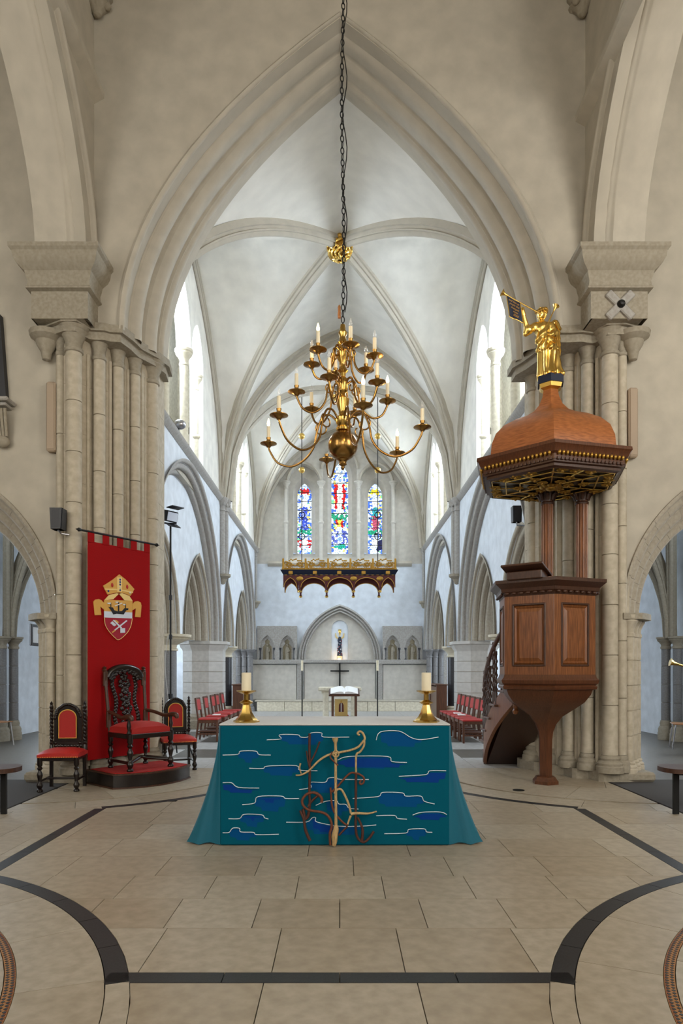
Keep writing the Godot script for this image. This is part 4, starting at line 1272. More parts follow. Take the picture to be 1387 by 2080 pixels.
	part("ring", MB.new().tube(ring, 0.006, 8, Transform3D(), false, true), M.driftwood_pale, dw)
	# candlesticks
	var cs: Node3D
	for k in 2:
		var x: float = [-0.793, 0.735][k]
		var w: String = ["on the altar corner near the red throne", "on the altar corner near the pulpit"][k]
		if k == 0:
			cs = thing("candlestick", "brass candlestick with flared foot %s" % w, "candlestick", at(x, 1.004, -5.8), "altar candlesticks")
			part("foot", MB.new().lathe(prof([0.0, 0.0, 0.112, 0.0, 0.112, 0.012, 0.095, 0.02, 0.07, 0.045, 0.048, 0.085, 0.036, 0.13, 0.03, 0.15]), 8, Transform3D(), 0.92), M.brass, cs)
			part("knop", MB.new().lathe(prof([0.028, 0.146, 0.038, 0.152, 0.058, 0.165, 0.058, 0.17, 0.038, 0.182, 0.028, 0.188]), 16), M.brass, cs)
			part("stem", MB.new().lathe(prof([0.022, 0.186, 0.022, 0.25]), 8), M.brass, cs)
			part("drip_pan", MB.new().lathe(prof([0.022, 0.235, 0.05, 0.245, 0.085, 0.262, 0.085, 0.268, 0.05, 0.258, 0.0, 0.256]), 18), M.brass, cs)
		else:
			copy(cs, at(x, 1.004, -5.8), "brass candlestick with flared foot %s" % w)
		var c := thing("candle", "thick cream candle %s" % w, "candle", at(x, 1.26, -5.8), "altar candles")
		part("wax", MB.new().lathe(prof([0.0, 0.0, 0.041, 0.0, 0.041, 0.16, 0.036, 0.164, 0.0, 0.158]), 16), M.wax, c)
		part("wick", MB.new().tube([Vector3(0, 0.155, 0), Vector3(0.002, 0.178, 0)], 0.002, 5), M.iron, c)

func chandelier() -> void:
	var D := 6.8
	var ch := thing("chandelier", "three-tier brass chandelier with candle bulbs and a large ball", "chandelier", at(0.03, 0, -D))
	part("ball", MB.new().ball(Vector3(0, 3.68, 0), 0.15, 28), M.brass_dark, ch)
	part("pendant_finial", MB.new().lathe(prof([0.0, 3.43, 0.012, 3.44, 0.02, 3.46, 0.016, 3.475, 0.04, 3.49, 0.035, 3.51, 0.045, 3.53, 0.06, 3.54, 0.03, 3.56]), 14), M.brass_dark, ch)
	part("stem", MB.new().lathe(prof([0.03, 3.82, 0.065, 3.83, 0.07, 3.85, 0.05, 3.87, 0.07, 3.9, 0.075, 3.95, 0.045, 3.98, 0.04, 4.02, 0.06, 4.08, 0.065, 4.14, 0.035, 4.17, 0.03, 4.2, 0.05, 4.22, 0.055, 4.3, 0.05, 4.34, 0.03, 4.36, 0.03, 4.4, 0.055, 4.42, 0.03, 4.46, 0.028, 4.5, 0.055, 4.54, 0.06, 4.6, 0.035, 4.63, 0.03, 4.68, 0.055, 4.7, 0.04, 4.72, 0.03, 4.76, 0.045, 4.8, 0.03, 4.83, 0.025, 4.88, 0.0, 4.9]), 18), M.brass, ch)
	var tiers := [[0.8, 3.77, 12.7, 6], [0.467, 4.16, -16.0, 6], [0.327, 4.52, 13.0, 6]]
	var sx := [0.08, 0.17, 0.27, 0.34, 0.38, 0.5, 0.68, 0.87, 0.97, 1.0]
	var sy := [0.16, 0.23, 0.21, 0.08, -0.07, -0.19, -0.25, -0.2, -0.09, -0.03]
	var lit := ["0_0", "0_4", "0_2", "1_2", "2_5"]
	for t in 3:
		var r: float = tiers[t][0]; var y: float = tiers[t][1]
		var k := [1.0, 0.72, 0.6][t] as float
		for a in tiers[t][3]:
			var th := deg_to_rad(tiers[t][2] + 60.0 * a)
			var u := Vector3(sin(th), 0, cos(th))
			var pts := []
			for e in sx.size(): pts.append(u * (r * sx[e]) + Vector3(0, y + sy[e] * k, 0))
			var arm := part("arm", MB.new().tube(cat_rom(pts, 4), 0.011, 7), M.brass_dark, ch)
			var curl := []
			for e in 15:
				var q := e / 14.0 * 5.2
				curl.append(u * (r * 0.27 + (0.075 - 0.04 * e / 14.0) * k * sin(q + 0.6)) + Vector3(0, y + 0.1 * k + (0.075 - 0.04 * e / 14.0) * k * cos(q + 0.6), 0))
			part("scroll", MB.new().tube(curl, 0.008, 6), M.brass_dark, arm)
			var c := at(u.x * r, y, u.z * r)
			part("drip_pan", MB.new().lathe(prof([0.0, -0.03, 0.02, -0.03, 0.03, -0.015, 0.06, -0.005, 0.086, 0.006, 0.086, 0.011, 0.05, 0.004, 0.02, 0.006, 0.022, 0.03, 0.028, 0.035, 0.02, 0.045, 0.024, 0.07, 0.0, 0.07]), 16), M.brass_dark, arm, c)
			if t == 0 and a == 3: continue     # this candle is missing
			part("candle_sleeve", MB.new().lathe(prof([0.019, 0.07, 0.018, 0.185, 0.0, 0.185]), 12), M.wax, arm, c)
			var on := ("%d_%d" % [t, a]) in lit
			part("lamp_bulb" if on else "bulb", MB.new().lathe(prof([0.006, 0.185, 0.014, 0.2, 0.016, 0.215, 0.01, 0.245, 0.003, 0.265, 0.0, 0.27]), 10), M.lamp_bulb if on else M.glass_clear, arm, c)
			if on:
				var l := OmniLight3D.new()
				l.name = "bulb_light"
				l.light_color = Color(1.0, 0.85, 0.62)
				l.light_energy = 0.12
				l.light_size = 0.012
				l.omni_range = 30.0
				l.omni_attenuation = 2.0
				l.shadow_enabled = true
				add_child(l, true)
				l.position = ch.position + c.origin + Vector3(0, 0.215, 0)
	# chain of single links, a flex and its connector
	var cn := thing("chain", "long black iron chain holding the chandelier", "chain", at(0.03, 4.9, -D))
	var ov := []
	for k in 14: ov.append(Vector3(0.017 * cos(TAU * k / 14), 0.034 * sin(TAU * k / 14), 0))
	var link := MB.new().tube(ov, 0.005, 6, Transform3D(), false, true).mesh()
	for k in 104:
		part("link", link, M.iron, cn, Transform3D(Basis(Vector3.UP, PI / 2 * (k % 2) + 0.4), Vector3(0.01 * sin(k * 0.13), 0.035 + 0.06 * k, 0)))
	var fx := []
	for k in 60: fx.append(Vector3(0.02 + 0.022 * sin(k * 0.9), 0.1 + k * 0.103, 0.015 * cos(k * 0.7)))
	part("flex", MB.new().tube(fx, 0.005, 5), M.iron, cn)
	part("connector", MB.new().lathe(prof([0.0, 0.0, 0.016, 0.0, 0.018, 0.05, 0.014, 0.06, 0.016, 0.11, 0.005, 0.13, 0.0, 0.13]), 8), M.wood_light, cn, at(-0.035, 0.04, 0.02))

func hexa(mb: MB, pr: Array, a0: float, xf := Transform3D()) -> MB:
	return mb.lathe(pr, 6, xf, 0.9, a0, a0 + TAU)

func pulpit() -> void:
	var C := Vector3(2.62, 0, -8.7)
	var a0 := deg_to_rad(-97.7)
	var pu := thing("pulpit", "hexagonal polished wooden pulpit on a single slender post", "pulpit", at(C.x, 0, C.z))
	var R := 0.62
	part("foot", hexa(MB.new(), prof([0.0, 0.0, 0.17, 0.0, 0.17, 0.04, 0.15, 0.06, 0.13, 0.09, 0.1, 0.1, 0.0, 0.1]), a0), M.wood_pulpit_dark, pu)
	part("bowl", hexa(MB.new(), prof([0.085, 0.08, 0.088, 0.55, 0.1, 0.66, 0.14, 0.76, 0.22, 0.86, 0.36, 0.95, 0.49, 1.04, 0.57, 1.14, 0.6, 1.22]), a0), M.wood_pulpit_dark, pu)
	part("lower_moulding", hexa(MB.new(), prof([0.6, 1.2, 0.64, 1.21, 0.65, 1.24, 0.63, 1.26, 0.66, 1.28, 0.67, 1.32, 0.64, 1.35, 0.63, 1.38, 0.62, 1.4]), a0), M.wood_pulpit_dark, pu)
	part("carcase", hexa(MB.new(), prof([R - 0.03, 1.36, R - 0.03, 2.4]), a0), M.wood_pulpit_dark, pu)
	part("floor_board", hexa(MB.new(), prof([0.0, 1.34, R - 0.03, 1.34]), a0), M.wood_dark, pu)
	part("cornice", hexa(MB.new(), prof([0.6, 2.33, 0.63, 2.35, 0.64, 2.38, 0.67, 2.4, 0.68, 2.44, 0.73, 2.48, 0.76, 2.5, 0.76, 2.54, 0.6, 2.545, 0.58, 2.4]), a0), M.wood_dark, pu)
	for k in 6:
		var mid := a0 + TAU / 12 + TAU / 6 * k
		var fx := Transform3D(Basis(Vector3.UP, mid + PI / 2), Vector3(cos(mid), 0, -sin(mid)) * (R * 0.866 - 0.02))
		var w := R
		for e: float in [-1.0, 1.0]:
			part("stile", MB.new().box(Vector3(e * (w / 2 - 0.055), 1.87, 0.01), Vector3(0.11, 0.98, 0.03), 0.004), M.wood_pulpit, pu, fx)
			part("rail", MB.new().box(Vector3(0, 1.87 + e * 0.43, 0.01), Vector3(w - 0.2, 0.13, 0.03), 0.004), M.wood_pulpit, pu, fx)
		var pn := part("panel", (func() -> MB:
			var mb := MB.new()
			var rows := []
			for q in [[0.0, 0.0], [0.02, 0.012], [0.03, 0.02], [0.05, 0.004], [0.09, 0.018], [0.092, 0.018]]:
				var x: float = w / 2 - 0.1 - q[0]; var y: float = 0.37 - q[0]
				rows.append(PackedVector3Array([Vector3(-x, -y, q[1]), Vector3(x, -y, q[1]), Vector3(x, y, q[1]), Vector3(-x, y, q[1])]))
			mb.grid(rows, false, true, 0.95)
			var x := w / 2 - 0.192; var y := 0.278
			mb.quad(Vector3(-x, -y, 0.018), Vector3(x, -y, 0.018), Vector3(x, y, 0.018), Vector3(-x, y, 0.018))
			return mb).call(), M.wood_pulpit, pu, fx * at(0, 1.87, 0.006))
		part("bolection", (func() -> MB:
			var mb := MB.new()
			for e: float in [-1.0, 1.0]:
				mb.box(Vector3(e * (w / 2 - 0.11), 0, 0.02), Vector3(0.025, 0.76, 0.02), 0.006)
				mb.box(Vector3(0, e * 0.37, 0.02), Vector3(w - 0.22, 0.025, 0.02), 0.006)
			return mb).call(), M.wood_dark, pn)
		# carved leafage under the cornice
		for e in 7: part("carving", MB.new().ball(Vector3(-0.27 + 0.09 * e, 2.38, 0.06), Vector3(0.035, 0.018, 0.02), 8), M.wood_dark, pu, fx)
	# book rest on the side that looks to the choir
	var mid2 := a0 - TAU / 12
	var bf := Transform3D(Basis(Vector3.UP, mid2 + PI / 2), Vector3(cos(mid2), 0, -sin(mid2)) * 0.52)
	part("book_rest", MB.new().box(Vector3.ZERO, Vector3(0.52, 0.03, 0.34), 0.006, bf * Transform3D(Basis(Vector3.RIGHT, -0.35), Vector3(0, 2.64, 0.1))), M.wood_dark, pu)
	part("rest_block", MB.new().box(Vector3(0, 2.58, 0.08), Vector3(0.44, 0.1, 0.2), 0.01, bf), M.wood_dark, pu)
	# tall fluted columns carrying the sounding board
	for q in [[2.74, 9.02], [3.19, 9.0]]:
		var cx := at(q[0] - C.x, 0, -q[1] - C.z)
		var col := MB.new()
		var rows := []
		for y in [1.3, 3.66]:
			var row := PackedVector3Array()
			for k in 48:
				var a := TAU * k / 48.0
				var r := 0.078 - (0.012 if k % 4 >= 2 else 0.0)
				row.append(Vector3(cos(a) * r, y, sin(a) * r))
			rows.append(row)
		col.grid(rows, false, true, 0.85)
		var cp := part("column", col, M.wood_pulpit, pu, cx)
		part("column_base", MB.new().lathe(prof([0.11, 1.2, 0.11, 1.26, 0.095, 1.3, 0.08, 1.33]), 16), M.wood_dark, cp)
		part("capital", MB.new().lathe(prof([0.085, 3.62, 0.09, 3.64, 0.075, 3.66, 0.085, 3.74, 0.11, 3.82, 0.14, 3.86, 0.14, 3.9, 0.0, 3.9]), 12), M.wood_dark, cp)
		for k in 14:
			var a := TAU * k / 7.0 + (0.4 if k > 6 else 0.0)
			var y := 3.68 if k < 7 else 3.77
			part("acanthus", MB.new().tube([Vector3(cos(a) * 0.08, y, sin(a) * 0.08), Vector3(cos(a) * 0.1, y + 0.06, sin(a) * 0.1), Vector3(cos(a) * 0.14, y + 0.085, sin(a) * 0.14), Vector3(cos(a) * 0.145, y + 0.065, sin(a) * 0.145)], [0.022, 0.026, 0.02, 0.008], 6), M.wood_dark, cp)
	# sounding board
	var T := Vector3(2.65, 0.0725, -8.59)
	var b0 := deg_to_rad(-90.0 - 14.5)
	var te := thing("sounding_board", "domed hexagonal wooden sounding board above the pulpit with gilded coffers", "canopy", Transform3D(Basis().scaled(Vector3.ONE * 0.95), T))
	part("dome", hexa(MB.new(), prof([0.86, 4.1, 0.875, 4.22, 0.86, 4.36, 0.8, 4.5, 0.68, 4.62, 0.5, 4.72, 0.35, 4.78, 0.25, 4.84, 0.17, 4.93, 0.12, 5.04, 0.1, 5.16, 0.0, 5.16]), b0), M.wood_dome, te)
	part("cornice", hexa(MB.new(), prof([0.86, 4.13, 1.0, 4.14, 1.07, 4.16, 1.075, 4.12, 1.05, 4.1, 1.02, 4.04, 0.98, 4.02, 0.98, 3.96]), b0), M.wood_pulpit_dark, te)
	part("frieze", hexa(MB.new(), prof([0.97, 4.04, 0.97, 3.93, 0.93, 3.92, 0.93, 3.89, 0.9, 3.88, 0.88, 3.87]), b0), M.wood_dark, te)
	part("soffit", hexa(MB.new(), prof([0.0, 3.9, 0.9, 3.9]), b0), M.wood_black, te)
	var apo := 0.866
	for k in 6:
		var mid := b0 + TAU / 12 + TAU / 6 * k
		var fx := Transform3D(Basis(Vector3.UP, mid + PI / 2), Vector3.ZERO)
		for e in 17:
			part("egg_carving", MB.new().ball(Vector3(-0.44 + 0.055 * e, 4.03, apo * 0.985 + 0.02), Vector3(0.021, 0.032, 0.026), 8), M.gold_carved, te, fx)
			part("dentil", MB.new().box(Vector3(-0.44 + 0.055 * e, 3.965, apo * 0.97 + 0.01), Vector3(0.034, 0.035, 0.03), 0.003), M.wood_dark, te, fx)
		# gilded ribs and flowers of the coffered underside
		var v := Vector3(cos(b0 + TAU / 6 * k), 0, -sin(b0 + TAU / 6 * k))
		var v2 := Vector3(cos(b0 + TAU / 6 * (k + 1)), 0, -sin(b0 + TAU / 6 * (k + 1)))
		var up := Vector3(0, 3.885, 0)
		for q in [[Vector3.ZERO, v * 0.88], [v * 0.45, v2 * 0.45], [v * 0.86, v2 * 0.86], [(v + v2) * 0.225, (v + v2) * 0.43], [v * 0.66, (v + v2) * 0.33], [v2 * 0.66, (v + v2) * 0.33]]:
			part("gilt_rib", MB.new().tube([q[0] + up, q[1] + up], 0.011, 6), M.gold, te)
		for q in [(v + v2) * 0.24, v * 0.3 + v2 * 0.52, v * 0.52 + v2 * 0.3, v * 0.68 + v2 * 0.12, (v + v2) * 0.13]:
			var fl := MB.new()
			for e in 6: fl.ball(Vector3(0.045 * cos(e * 1.047), 0, 0.045 * sin(e * 1.047)), Vector3(0.034, 0.016, 0.02), 6)
			fl.ball(Vector3(0, -0.014, 0), 0.024, 6)
			part("gilt_flower", fl, M.gold_carved, te, Transform3D(Basis(), q + Vector3(0, 3.88, 0)))
	var ro := MB.new()
	for e in 10: ro.ball(Vector3(0.1 * cos(e * 0.628), 0, 0.1 * sin(e * 0.628)), Vector3(0.05, 0.025, 0.05), 8)
	ro.ball(Vector3(0, -0.02, 0), Vector3(0.07, 0.04, 0.07), 8)
	part("gilt_rose", ro, M.gold_carved, te, at(0, 3.87, 0))
	var pd := part("pedestal", hexa(MB.new(), prof([0.0, 5.21, 0.185, 5.21, 0.185, 5.31, 0.0, 5.31]), b0), M.navy, te)
	part("pedestal_moulding", hexa(MB.new(), prof([0.1, 5.13, 0.15, 5.16, 0.165, 5.21]), b0), M.gold, pd)
	# winding stair behind
	var sr := thing("pulpit_stair", "curved wooden stair with twisted balusters rising behind the pulpit", "staircase", at(2.2, 0, -9.9))
	var steps := [[2.3, 0.18, 10.75], [2.2, 0.37, 10.45], [2.15, 0.57, 10.15], [2.13, 0.77, 9.83], [2.14, 0.97, 9.52], [2.19, 1.17, 9.22]]
	var rail := []; var low := []
	for k in steps.size():
		var q: Array = steps[k]
		var o := Vector3(q[0] - 2.2, q[1], -q[2] + 9.9)
		part("tread", MB.new().box(o + Vector3(0.3, -0.015, 0), Vector3(0.66, 0.03, 0.36), 0.008), M.wood_pulpit_dark, sr)
		part("riser", MB.new().box(o + Vector3(0.33, -0.12, -0.13), Vector3(0.58, 0.2, 0.02)), M.wood_dark, sr)
		rail.append(o + Vector3(0.02, 0.82, 0)); low.append(o + Vector3(0.02, -0.02, 0))
		for e in 3:
			var hx := []
			var p := o + Vector3(0.02, 0.0, 0.1 - 0.1 * e)
			var y1 := 0.8 + 0.065 * (e - 1)
			var bl := part("baluster", MB.new().lathe(prof([0.018, 0.0, 0.018, 0.16, 0.01, 0.17, 0.016, 0.19, 0.01, 0.2, 0.01, y1 - 0.06, 0.016, y1 - 0.05, 0.014, y1]), 8), M.wood_dark, sr, Transform3D(Basis(), p))
			for i in 40:
				var u := i / 39.0
				hx.append(Vector3(0.012 * cos(u * 30.0), 0.2 + (y1 - 0.27) * u, 0.012 * sin(u * 30.0)))
			part("twist", MB.new().tube(hx, 0.011, 5), M.wood_dark, bl)
	rail.append(Vector3(2.28 - 2.2, 2.1, -8.98 + 9.9)); rail.append(Vector3(2.3 - 2.2, 2.22, -8.9 + 9.9))
	part("handrail", MB.new().tube(cat_rom(rail, 4), 0.032, 8), M.wood_pulpit_dark, sr)
	var str_rows := []
	var sl := cat_rom([Vector3(0.13, -0.1, -1.0)] + low + [Vector3(0.08, 1.33, 0.95)], 5)
	for p: Vector3 in sl:
		str_rows.append(PackedVector3Array([p + Vector3(-0.02, 0.03, 0), Vector3(p.x - 0.02, maxf(p.y - 0.34, 0.0), p.z), Vector3(p.x + 0.03, maxf(p.y - 0.34, 0.0), p.z), p + Vector3(0.03, 0.03, 0)]))
	var sb := MB.new(); sb.grid(str_rows, false, true, 0.8)
	part("string_board", sb, M.wood_pulpit, sr)
	part("newel", MB.new().box(Vector3(0.1, 1.66, 0.96), Vector3(0.08, 1.24, 0.08), 0.006), M.wood_pulpit_dark, sr)
	part("newel_drop", MB.new().lathe(prof([0.0, 0.86, 0.03, 0.87, 0.045, 0.91, 0.025, 0.94, 0.035, 0.97, 0.02, 1.05]), 10), M.wood_pulpit, sr, at(0.1, 0, 0.96))
	part("spine_post", MB.new().box(Vector3(0.66, 0.55, -0.1), Vector3(0.14, 1.1, 0.14), 0.01), M.wood_dark, sr)
	part("soffit", MB.new().prism(pv([-0.85, 0.0, -0.55, 0.0, 0.75, 0.95, 0.75, 1.12, -0.85, 0.12]), 0.05, 0.62, Transform3D(Basis(Vector3(0, 0, 1), Vector3.UP, Vector3(1, 0, 0)), Vector3.ZERO)), M.wood_dark, sr)

# ---------------------------------------------------------------- gilded angel: a distance field meshed as surface nets
func cap_d(p: Vector3, a: Vector3, b: Vector3, ra: float, rb: float) -> float:
	var ab := b - a
	var t := clampf((p - a).dot(ab) / ab.length_squared(), 0.0, 1.0)
	return (p - a - ab * t).length() - lerpf(ra, rb, t)
func smin(a: float, b: float, k: float) -> float:
	var h := maxf(k - absf(a - b), 0.0) / k
	return minf(a, b) - h * h * k * 0.25
func nets(field: Callable, lo: Vector3, hi: Vector3, c: float) -> MB:
	var nx := int((hi.x - lo.x) / c) + 1; var ny := int((hi.y - lo.y) / c) + 1; var nz := int((hi.z - lo.z) / c) + 1
	var d := PackedFloat32Array(); d.resize(nx * ny * nz)
	for z in nz:
		for y in ny:
			var x := 0
			while x < nx:
				var v: float = field.call(lo + Vector3(x, y, z) * c)
				d[(z * ny + y) * nx + x] = v
				var skip := int((absf(v) - 0.03) / c / 1.4)   # far from the surface: fill without asking
				for e in skip:
					x += 1
					if x < nx: d[(z * ny + y) * nx + x] = v
				x += 1
	var vert := {}
	var pos := func(x: int, y: int, z: int) -> Vector3:
		var key := (z * ny + y) * nx + x
		if vert.has(key): return vert[key]
		var s := Vector3.ZERO; var m := 0
		var o := [0, 1, nx, nx + 1, nx * ny, nx * ny + 1, nx * ny + nx, nx * ny + nx + 1]
		for e in [[0, 1], [2, 3], [4, 5], [6, 7], [0, 2], [1, 3], [4, 6], [5, 7], [0, 4], [1, 5], [2, 6], [3, 7]]:
			var a: float = d[key + o[e[0]]]; var b: float = d[key + o[e[1]]]
			if (a < 0) != (b < 0):
				var t := a / (a - b)
				var p0 := Vector3(e[0] & 1, (e[0] >> 1) & 1, e[0] >> 2); var p1 := Vector3(e[1] & 1, (e[1] >> 1) & 1, e[1] >> 2)
				s += p0.lerp(p1, t); m += 1
		var r: Vector3 = lo + (Vector3(x, y, z) + s / maxf(m, 1)) * c
		vert[key] = r
		return r
	var faces := []
	for z in range(1, nz - 1):
		for y in range(1, ny - 1):
			for x in range(1, nx - 1):
				var k := (z * ny + y) * nx + x
				var a := d[k] < 0
				if a != (d[k + 1] < 0):
					faces.append([pos.call(x, y - 1, z - 1), pos.call(x, y, z - 1), pos.call(x, y, z), pos.call(x, y - 1, z), a])
				if a != (d[k + nx] < 0):
					faces.append([pos.call(x - 1, y, z - 1), pos.call(x - 1, y, z), pos.call(x, y, z), pos.call(x, y, z - 1), a])
				if a != (d[k + nx * ny] < 0):
					faces.append([pos.call(x - 1, y - 1, z), pos.call(x, y - 1, z), pos.call(x, y, z), pos.call(x - 1, y, z), a])
	var nor := {}
	for f in faces:
		if not f[4]:
			var w: Vector3 = f[1]; f[1] = f[3]; f[3] = w
		var g: Vector3 = (f[2] - f[0]).cross(f[3] - f[1])
		for e in 4: nor[f[e]] = nor.get(f[e], Vector3.ZERO) + g
	var mb := MB.new()
	for f in faces:
		for e in [0, 2, 1, 0, 3, 2]:
			mb.v.append(f[e]); mb.n.append(nor[f[e]].normalized()); mb.t.append(Vector2.ZERO)
	return mb

func angel() -> void:
	var D := 8.59
	var an := thing("angel_statue", "gilded angel blowing a trumpet on top of the sounding board", "statue", at(2.65, YY(766, D), -D))
	# joints are read off the photograph at the statue's own distance (z towards the viewer)
	var J := func(px: float, py: float, z := 0.0) -> Vector3: return P(px, py, D) - an.position + Vector3(0, 0, z)
	var L := []   # capsules a, b, ra, rb, blend
	var add := func(a: Vector3, b: Vector3, ra: float, rb: float, k := 0.03) -> void: L.append([a, b, ra, rb, k])
	add.call(J.call(1117, 758), J.call(1110, 715), 0.125, 0.095, 0.05)          # skirt
	add.call(J.call(1128, 764, 0.03), J.call(1117, 715, 0.06), 0.065, 0.075)    # forward leg under the robe
	add.call(J.call(1103, 764, 0.0), J.call(1105, 715, 0.03), 0.08, 0.08)
	add.call(J.call(1110, 715), J.call(1104, 690), 0.095, 0.085, 0.05)
	add.call(J.call(1104, 690), J.call(1101, 668), 0.085, 0.09, 0.05)
	add.call(J.call(1088, 664), J.call(1116, 663), 0.048, 0.05)
	add.call(J.call(1101, 662), J.call(1099, 650, 0.01), 0.036, 0.032, 0.02)
	add.call(J.call(1086, 664), J.call(1069, 673, 0.04), 0.05, 0.042)           # raised arm
	add.call(J.call(1069, 673, 0.04), J.call(1060, 648, 0.08), 0.036, 0.024, 0.02)
	add.call(J.call(1072, 674, 0.03), J.call(1066, 681, 0.03), 0.055, 0.034, 0.02)
	add.call(J.call(1059.5, 645, 0.085), J.call(1057.5, 636, 0.09), 0.026, 0.024, 0.015)
	add.call(J.call(1119, 664), J.call(1125, 681, 0.03), 0.052, 0.045)          # lowered arm
	add.call(J.call(1125, 681, 0.03), J.call(1103, 688, 0.13), 0.042, 0.028, 0.025)
	add.call(J.call(1103, 688, 0.13), J.call(1096, 692, 0.135), 0.026, 0.022, 0.015)
	for k in 4:
		add.call(J.call(1058, 634.5 + 2.2 * k, 0.11), J.call(1054, 634 + 2.2 * k, 0.085), 0.01, 0.008, 0.006)
		add.call(J.call(1096, 690 + 2.0 * k, 0.145), J.call(1090, 692 + 2.4 * k, 0.14), 0.009, 0.007, 0.006)
	for k in 7:      # ragged hem
		var a := -0.5 + k * 0.7
		add.call(Vector3(0.02 + 0.1 * cos(a), 0.05, 0.1 * sin(a)), Vector3(0.02 + 0.15 * cos(a), 0.0, 0.15 * sin(a)), 0.03, 0.02)
	var field := func(p: Vector3) -> float:
		var v := 1e3
		for q in L: v = smin(v, cap_d(p, q[0], q[1], q[2], q[3]), q[4])
		if p.y < 0.6 and p.x > -0.22:      # folds of the robe
			var a := atan2(p.z, p.x + 0.03)
			v += 0.014 * sin(a * 8.0 + p.y * (14.0 if p.y > 0.3 else 3.0)) * smoothstep(0.62, 0.45, p.y)
			v += 0.011 * sin((p.y - p.x * 0.9) * 48.0) * smoothstep(0.26, 0.36, p.y) * smoothstep(0.62, 0.52, p.y)
		return v
	part("body", nets(field, Vector3(-0.46, -0.05, -0.22), Vector3(0.25, 0.9, 0.26), 0.0115), M.gold, an)
	# head with features, in its own finer grid
	var hc: Vector3 = J.call(1098.5, 640, 0.02)
	var hd := func(p0: Vector3) -> float:
		var p := Basis(Vector3.UP, 0.7) * (p0 - hc)      # turned towards the trumpet
		var v := (p * Vector3(1.0 / 0.052, 1.0 / 0.066, 1.0 / 0.058)).length() - 1.0
		v *= 0.052
		v = smin(v, cap_d(p, Vector3(0, -0.035, 0.03), Vector3(0, -0.05, 0.04), 0.026, 0.02), 0.02)     # chin
		v = smin(v, cap_d(p, Vector3(0, 0.005, 0.055), Vector3(0, -0.015, 0.068), 0.006, 0.009), 0.01)  # nose
		for s in [-1.0, 1.0]:
			v = maxf(v, -(cap_d(p, Vector3(s * 0.02, 0.008, 0.062), Vector3(s * 0.024, 0.008, 0.06), 0.009, 0.008)))
			v = smin(v, (p - Vector3(s * 0.02, 0.006, 0.05)).length() - 0.009, 0.003)
			v = smin(v, cap_d(p, Vector3(s * 0.052, 0.01, 0.0), Vector3(s * 0.054, -0.015, 0.004), 0.009, 0.006), 0.006)
		v = maxf(v, -cap_d(p, Vector3(-0.012, -0.03, 0.066), Vector3(0.012, -0.03, 0.066), 0.004, 0.004))
		if p.y > 0.018 or p.z < -0.012:      # curls
			v -= 0.012 + 0.008 * sin(p.x * 150.0 + p.y * 60.0) * sin(p.y * 150.0) * cos(p.z * 140.0)
		return v
	part("head", nets(hd, hc - Vector3(0.1, 0.11, 0.11), hc + Vector3(0.1, 0.11, 0.11), 0.0045), M.gold, an)
	for k in 16:
		var a := TAU * k / 16.0
		part("wreath_leaf", MB.new().ball(hc + Vector3(0.068 * cos(a), 0.03 + 0.015 * sin(a * 2), 0.068 * sin(a)), Vector3(0.017, 0.024, 0.017), 6), M.gold_carved, an)
	# wing: rows of feathers behind the shoulder
	var wg := part("wing", MB.new().tube(cat_rom([J.call(1116, 672, -0.07), J.call(1124, 656, -0.06), J.call(1131, 651, -0.05), J.call(1137, 668, -0.03)], 4), 0.034, 8), M.gold, an)
	for r in 4:
		for k in 5:
			var p: Vector3 = J.call(1119 + 4.2 * k, 662 + 13 * r, -0.05 + 0.01 * r)
			part("feather", MB.new().tube([p, p + Vector3(0.008, -0.07, 0.012), p + Vector3(0.003 * (k - 3), -0.14 - 0.01 * k, 0.004)], [0.016, 0.02, 0.004], 6), M.gold_carved, wg)
	# long trumpet with its banner, held before the face
	var m0: Vector3 = J.call(1091, 645, 0.1); var m1: Vector3 = J.call(1015, 603, 0.1)
	var tr := thing("trumpet", "slim gilded trumpet raised by the angel, a dark banner hanging from it", "trumpet", an.transform)
	part("tube", MB.new().tube([m0, m0.lerp(m1, 0.5), m0.lerp(m1, 0.85)], 0.0085, 8), M.gold, tr)
	part("bell", MB.new().tube([m0.lerp(m1, 0.82), m0.lerp(m1, 0.91), m0.lerp(m1, 0.96), m1], [0.01, 0.016, 0.028, 0.05], 12), M.gold, tr)
	var q1: Vector3 = J.call(1024, 610, 0.11); var q0: Vector3 = J.call(1052, 626, 0.11)
	var e1: Vector3 = J.call(1030, 652, 0.11); var e0: Vector3 = J.call(1058, 665, 0.11)
	var bn := MB.new(); var rows := []
	for i in 9:
		var row := PackedVector3Array()
		for j in 7:
			row.append(q1.lerp(q0, j / 6.0).lerp(e1.lerp(e0, j / 6.0), i / 8.0) + Vector3(0, 0, 0.006 * sin(j * 1.4 + i * 0.4)))
		rows.append(row)
	bn.grid(rows, false, false, 0.2)
	var flag := part("banner", bn, M.navy, tr)
	var hem := []; var hem2 := []; var hem3 := []
	for j in 7: hem.append(rows[8][j])
	for i in 9:
		hem2.append(rows[i][0]); hem3.append(rows[i][6])
	for h in [hem, hem2, hem3]: part("gold_edge", MB.new().tube(h, 0.006, 6), M.gold, flag)
	var font := SystemFont.new()
	font.font_names = PackedStringArray(["Droid Serif"])
	var ex := (q0 - q1).normalized()
	var ez := Vector3(0, 0, 1)
	var ey := ez.cross(ex).normalized()
	var words := [["And then ye", 16], ["people that", 16], ["trumpets", 16], ["sound", 14], ["SING", 20]]
